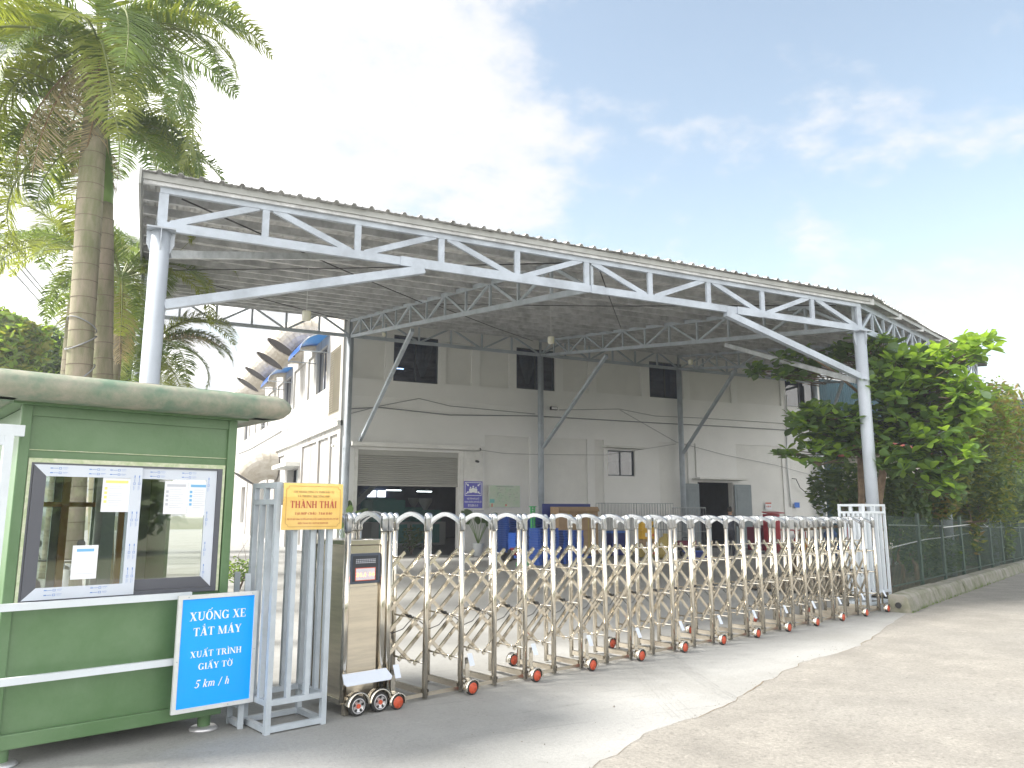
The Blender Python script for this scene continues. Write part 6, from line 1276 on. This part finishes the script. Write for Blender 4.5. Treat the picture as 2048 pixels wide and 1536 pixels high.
# dark lower foliage under it
def fence_dist(px):
    q = onplane(px, 1060, G(1788, 1199) * 1.0, KN); return math.hypot(q.x, q.y)
def shrub_px(label, px, py_top, py_bot, D, wpx, n, mats, size, seed, squash=1, dep=1.2, name='garden_shrub', leaf_len=1.1, cat='shrub'):
    if px > 1780 and py_bot > 1045:      # stands clear behind the fence line
        f0 = G(1788, 1199); D2 = max(D, fence_dist(px))
        while D2 < 68 and (PD(px, 1030, D2) - f0).dot(KN) < wpx * D2 / 1559 * .62 + .15: D2 += .25
        size *= max(1, D2 / D) ** .75; D = D2; dep = wpx * D / 1559 * .8
    a, b = PD(px, py_top, D), PD(px, py_bot, D); z0 = gz(a.x, a.y); rx_ = wpx * D / 1559; zc0 = b.z - z0; zt = a.z - z0
    t = bush(name, label, cat, (a.x, a.y, z0), (rx_, dep, (zt - max(0, zc0)) / 2), n, mats[0], size, group='shrubs and trees behind the fence', seed=seed, mats=mats, stems=False, leaf_len=leaf_len)
    for ch in t.children: ch.location.z = max(0, zc0) - .15
    s = MB(); rnd = random.Random(seed)
    front = px > 1780 and py_bot <= 1045; q0 = KN * (3.2 if front else 0)
    for k in range(3): x = rnd.uniform(-.3, .3); s.path([(x + q0.x, q0.y, 0), (x + q0.x * .9, q0.y * .9, max(.5, zc0) * .8), (x + rnd.uniform(-.2, .2), 0, max(.5, zc0)), (x + rnd.uniform(-.5, .5), rnd.uniform(-.3, .3), zt * .75)], [.045, .04, .03, .012], 6)
    s.build('trunk', 'bark', t); return t
shrub_px('dark leafy shrub against the teal shed, left of the column', 1690, 915, 1035, 20.5, 42, 1500, ['leaf_dark', 'leaf_dark', 'leaf_mid'], .10, 21)
shrub_px('dark shrub right behind the white cage', 1800, 925, 1120, 18.6, 45, 2200, ['leaf_dark', 'leaf_mid', 'leaf_dark'], .085, 22, dep=.8)
shrub_px('feathery shrub with yellow tips behind the fence middle', 1875, 950, 1150, 21.0, 62, 4200, ['leaf_mid', 'leaf_dark', 'leaf_yellow', 'leaf_dark', 'leaf_rust', 'leaf_mid'], .075, 23, leaf_len=1.5)
shrub_px('tall olive shrub leaning over the fence further right', 1945, 880, 1130, 23.5, 62, 4600, ['leaf_mid', 'leaf_mid', 'leaf_yellow', 'leaf_dark'], .075, 24, leaf_len=1.5)
shrub_px('sparse yellow green tree rising above the fence at right', 1975, 760, 960, 27, 62, 2600, ['leaf_light', 'leaf_yellow', 'leaf_mid', 'leaf_rust'], .10, 25, name='garden_tree', cat='tree')
shrub_px('dense green tree at the right frame edge', 2045, 790, 1085, 30, 75, 5200, ['leaf_mid', 'leaf_light', 'leaf_dark'], .11, 26, name='garden_tree', dep=2, cat='tree')
shrub_px('dark hedge filling the far end of the fence', 2010, 960, 1090, 33, 80, 3600, ['leaf_dark', 'leaf_mid', 'leaf_dark'], .11, 27, dep=2)
shrub_px('far green tree beyond the dark hedge', 1990, 880, 1050, 42, 90, 3000, ['leaf_mid', 'leaf_dark'], .16, 28, name='garden_tree', dep=2, cat='tree')
shrub_px('feathery shrub crown with rusty tips hanging over the fence', 1862, 945, 1036, 20.5, 52, 3400, ['leaf_mid', 'leaf_dark', 'leaf_yellow', 'leaf_dark', 'leaf_rust'], .07, 31, leaf_len=1.5, dep=.7)
shrub_px('olive green crown hanging over the far fence panels', 1945, 875, 1042, 24.5, 70, 5600, ['leaf_mid', 'leaf_mid', 'leaf_yellow', 'leaf_dark'], .075, 32, leaf_len=1.5, dep=.9)
shrub_px('yellow green leafy crown in front of the last canopy columns', 1950, 775, 900, 24.0, 62, 2600, ['leaf_light', 'leaf_yellow', 'leaf_mid', 'leaf_rust'], .085, 33, name='garden_tree', cat='tree', dep=.9)
shrub_px('low dark undergrowth shrub behind the first fence panels', 1850, 1060, 1160, 19.5, 60, 1800, ['leaf_dark', 'leaf_dark', 'leaf_mid'], .07, 29, dep=.6)
shrub_px('dark undergrowth shrub behind the middle fence panels', 1935, 1050, 1135, 23, 65, 2200, ['leaf_dark', 'leaf_dark', 'leaf_mid'], .08, 30, dep=.6)
# leaf litter
m = MB(); rnd = random.Random(4)
for k in range(1400):
    u = rnd.uniform(0, 22); w = abs(rnd.gauss(0, 1.3)); p = V((12.9, 9.75, 0)) + KE * u + KN * w; p.z = gz(p.x, p.y) + .056 + rnd.uniform(0, .01); a = rnd.uniform(0, 6.28); e = V((math.cos(a), math.sin(a), rnd.uniform(-.2, .2))) * rnd.uniform(.03, .07); f = V((-e.y, e.x, 0)) * .5
    m.add([p - e, p + f, p + e, p - f], [(0, 1, 2, 3)])
o = m.build('leaf_litter', 'litter'); o['kind'] = 'stuff'
m = MB()
for k in range(900):   # weeds along the kerb foot
    u = abs(rnd.gauss(0, 7)); p = kp + KE * u - KN * rnd.uniform(.12, .22); p.z = gz(p.x, p.y) + .006; a = rnd.uniform(0, 6.28); h = rnd.uniform(.01, .05) * (1 if rnd.random() < .8 else 2); e = V((math.cos(a), math.sin(a), 0)) * .006; m.add([p - e, p + e, p + V((rnd.gauss(0, .015), rnd.gauss(0, .015), h))], [(0, 1, 2)])
o = m.build('weeds', 'leaf_mid'); o['kind'] = 'stuff'

# ================================================================== GREEN FENCE
fs_ = G(1788, 1199); fs_.z = 0; FE = KE
fence = thing('green_fence', 'dark green steel bar fence along the kerb at the right', 'fence', fs_)
bar_me = MB().box(-.0038, .0038, -.0038, .0038, 0, 1.42).mesh('fence_bar', 'fence_green')
def fpt(u): p = fs_ + FE * u; return V((p.x, p.y, gz(p.x, p.y) + .09))
for k in range(300): p = fpt(.03 + k * .108) - fs_; obj('fence_bar', bar_me, fence, p)
m = MB()
for k in range(300, 700): p = fpt(.03 + k * .108) - fs_; m.box(p.x - .0045, p.x + .0045, p.y - .0045, p.y + .0045, p.z, p.z + 1.42)
o = m.build('far_fence_bars', 'fence_green', fence); o['kind'] = 'stuff'
for k in range(21):
    a, b = fpt(k * 2.45) - fs_, fpt((k + 1) * 2.45) - fs_
    for z in (.14, 1.25): MB().bar(a + V((0, 0, z)), b + V((0, 0, z)), .02, .025).build('fence_rail', 'fence_green', fence)
    MB().bar(b + V((0, 0, -.1)), b + V((0, 0, 1.5)), .06, .06).build('fence_post', 'fence_green', fence)
def fw_(px, py, off=-.05): return onplane(px, py, fs_ + KN * off, KN)
tag(MB().path([fw_(1887, 1055), fw_(1920, 1051), fw_(1950, 1048), fw_(1965, 1046), fw_(1974, 1053), fw_(1979, 1050)], [.014, .013, .011, .009, .007, .005], 6).build('dry_branch', 'cable_light'), 'pale dry branch caught on top of the fence', 'branch')
tag(MB().path([fw_(1784, 1095, .03), fw_(1820, 1086, .03), fw_(1850, 1079, .03), fw_(1892, 1074, .03), fw_(1930, 1068, .03), fw_(1970, 1062, .03)], .012, 6).build('pale_rope', 'cable_light'), 'pale rope strung along the fence bars', 'rope')

# ================================================================== DISTANT LEFT TREES, POWER LINES
def far_tree(label, px, pt, pb, D, wpx, n, mats, size, seed): return shrub_px(label, px, pt, pb, D, wpx, n, mats, size, seed, dep=wpx * D / 1559 * .8, name='distant_tree', cat='tree')
far_tree('bright green tree at the left frame edge', 25, 625, 760, 32, 55, 3200, ['leaf_light', 'leaf_mid', 'leaf_yellow'], .17, 41)
far_tree('green tree left of the tall palm trunks', 85, 655, 770, 36, 62, 3400, ['leaf_mid', 'leaf_light', 'leaf_dark'], .17, 42)
far_tree('dark green tree behind the young palm', 265, 650, 780, 34, 60, 2600, ['leaf_dark', 'leaf_mid'], .17, 43)
pts_ = [((-200, 250), (60, 560), (130, 640)), ((-200, 290), (50, 570), (125, 655)), ((-20, 440), (50, 535), (122, 622)), ((60, 480), (100, 540), (130, 580))]
for i, (a, b, c) in enumerate(pts_): tag(MB().path([PD(*a, 30), PD(*b, 45), PD(*c, 60)], .04, 5).build('power_line', 'wire'), ['power line from the crossarm, lowest of the four', 'power line just above the lowest one', 'power line third from below at the upper left', 'topmost power line disappearing behind the palm'][i], 'power line')
p = PD(-8, 514, 30); t = thing('utility_pole', 'grey crossarm of a utility pole at the left frame edge', 'pole', (p.x, p.y, 0))
p2 = PD(-60, 516, 30); pe = PD(12, 515, 30); MB().tube((p2.x - p.x, p2.y - p.y, 0), (p2.x - p.x, p2.y - p.y, p.z + 1), .14, 12).build('pole_shaft', 'concrete_pale', t)
MB().bar(V((p2.x - p.x, p2.y - p.y, p.z)), V((pe.x - p.x, pe.y - p.y, p.z)), .09, .1).build('crossarm', 'steel_dull', t); MB().tube((pe.x - p.x - .1, pe.y - p.y, p.z - .55), (pe.x - p.x - .1, pe.y - p.y, p.z - .05), .04, 8).build('insulator', 'steel_dull', t)

# ================================================================== TREES ACROSS THE ROAD (reflected in the stainless steel)
for i, (x, y) in enumerate(((-12, -16), (-4, -19), (4, -20), (12, -18), (20, -14), (29, -9), (38, -4))):
    t = bush('roadside_tree', 'leafy tree across the road, ' + ['first from the left', 'second from the left', 'third from the left', 'fourth from the left', 'third from the right', 'second from the right', 'furthest right'][i], 'tree', (x, y, gz(x, y)), (4.6, 2.2, 1.7), 2600, 'leaf_mid', .42, group='trees across the road', stems=True, seed=60 + i)
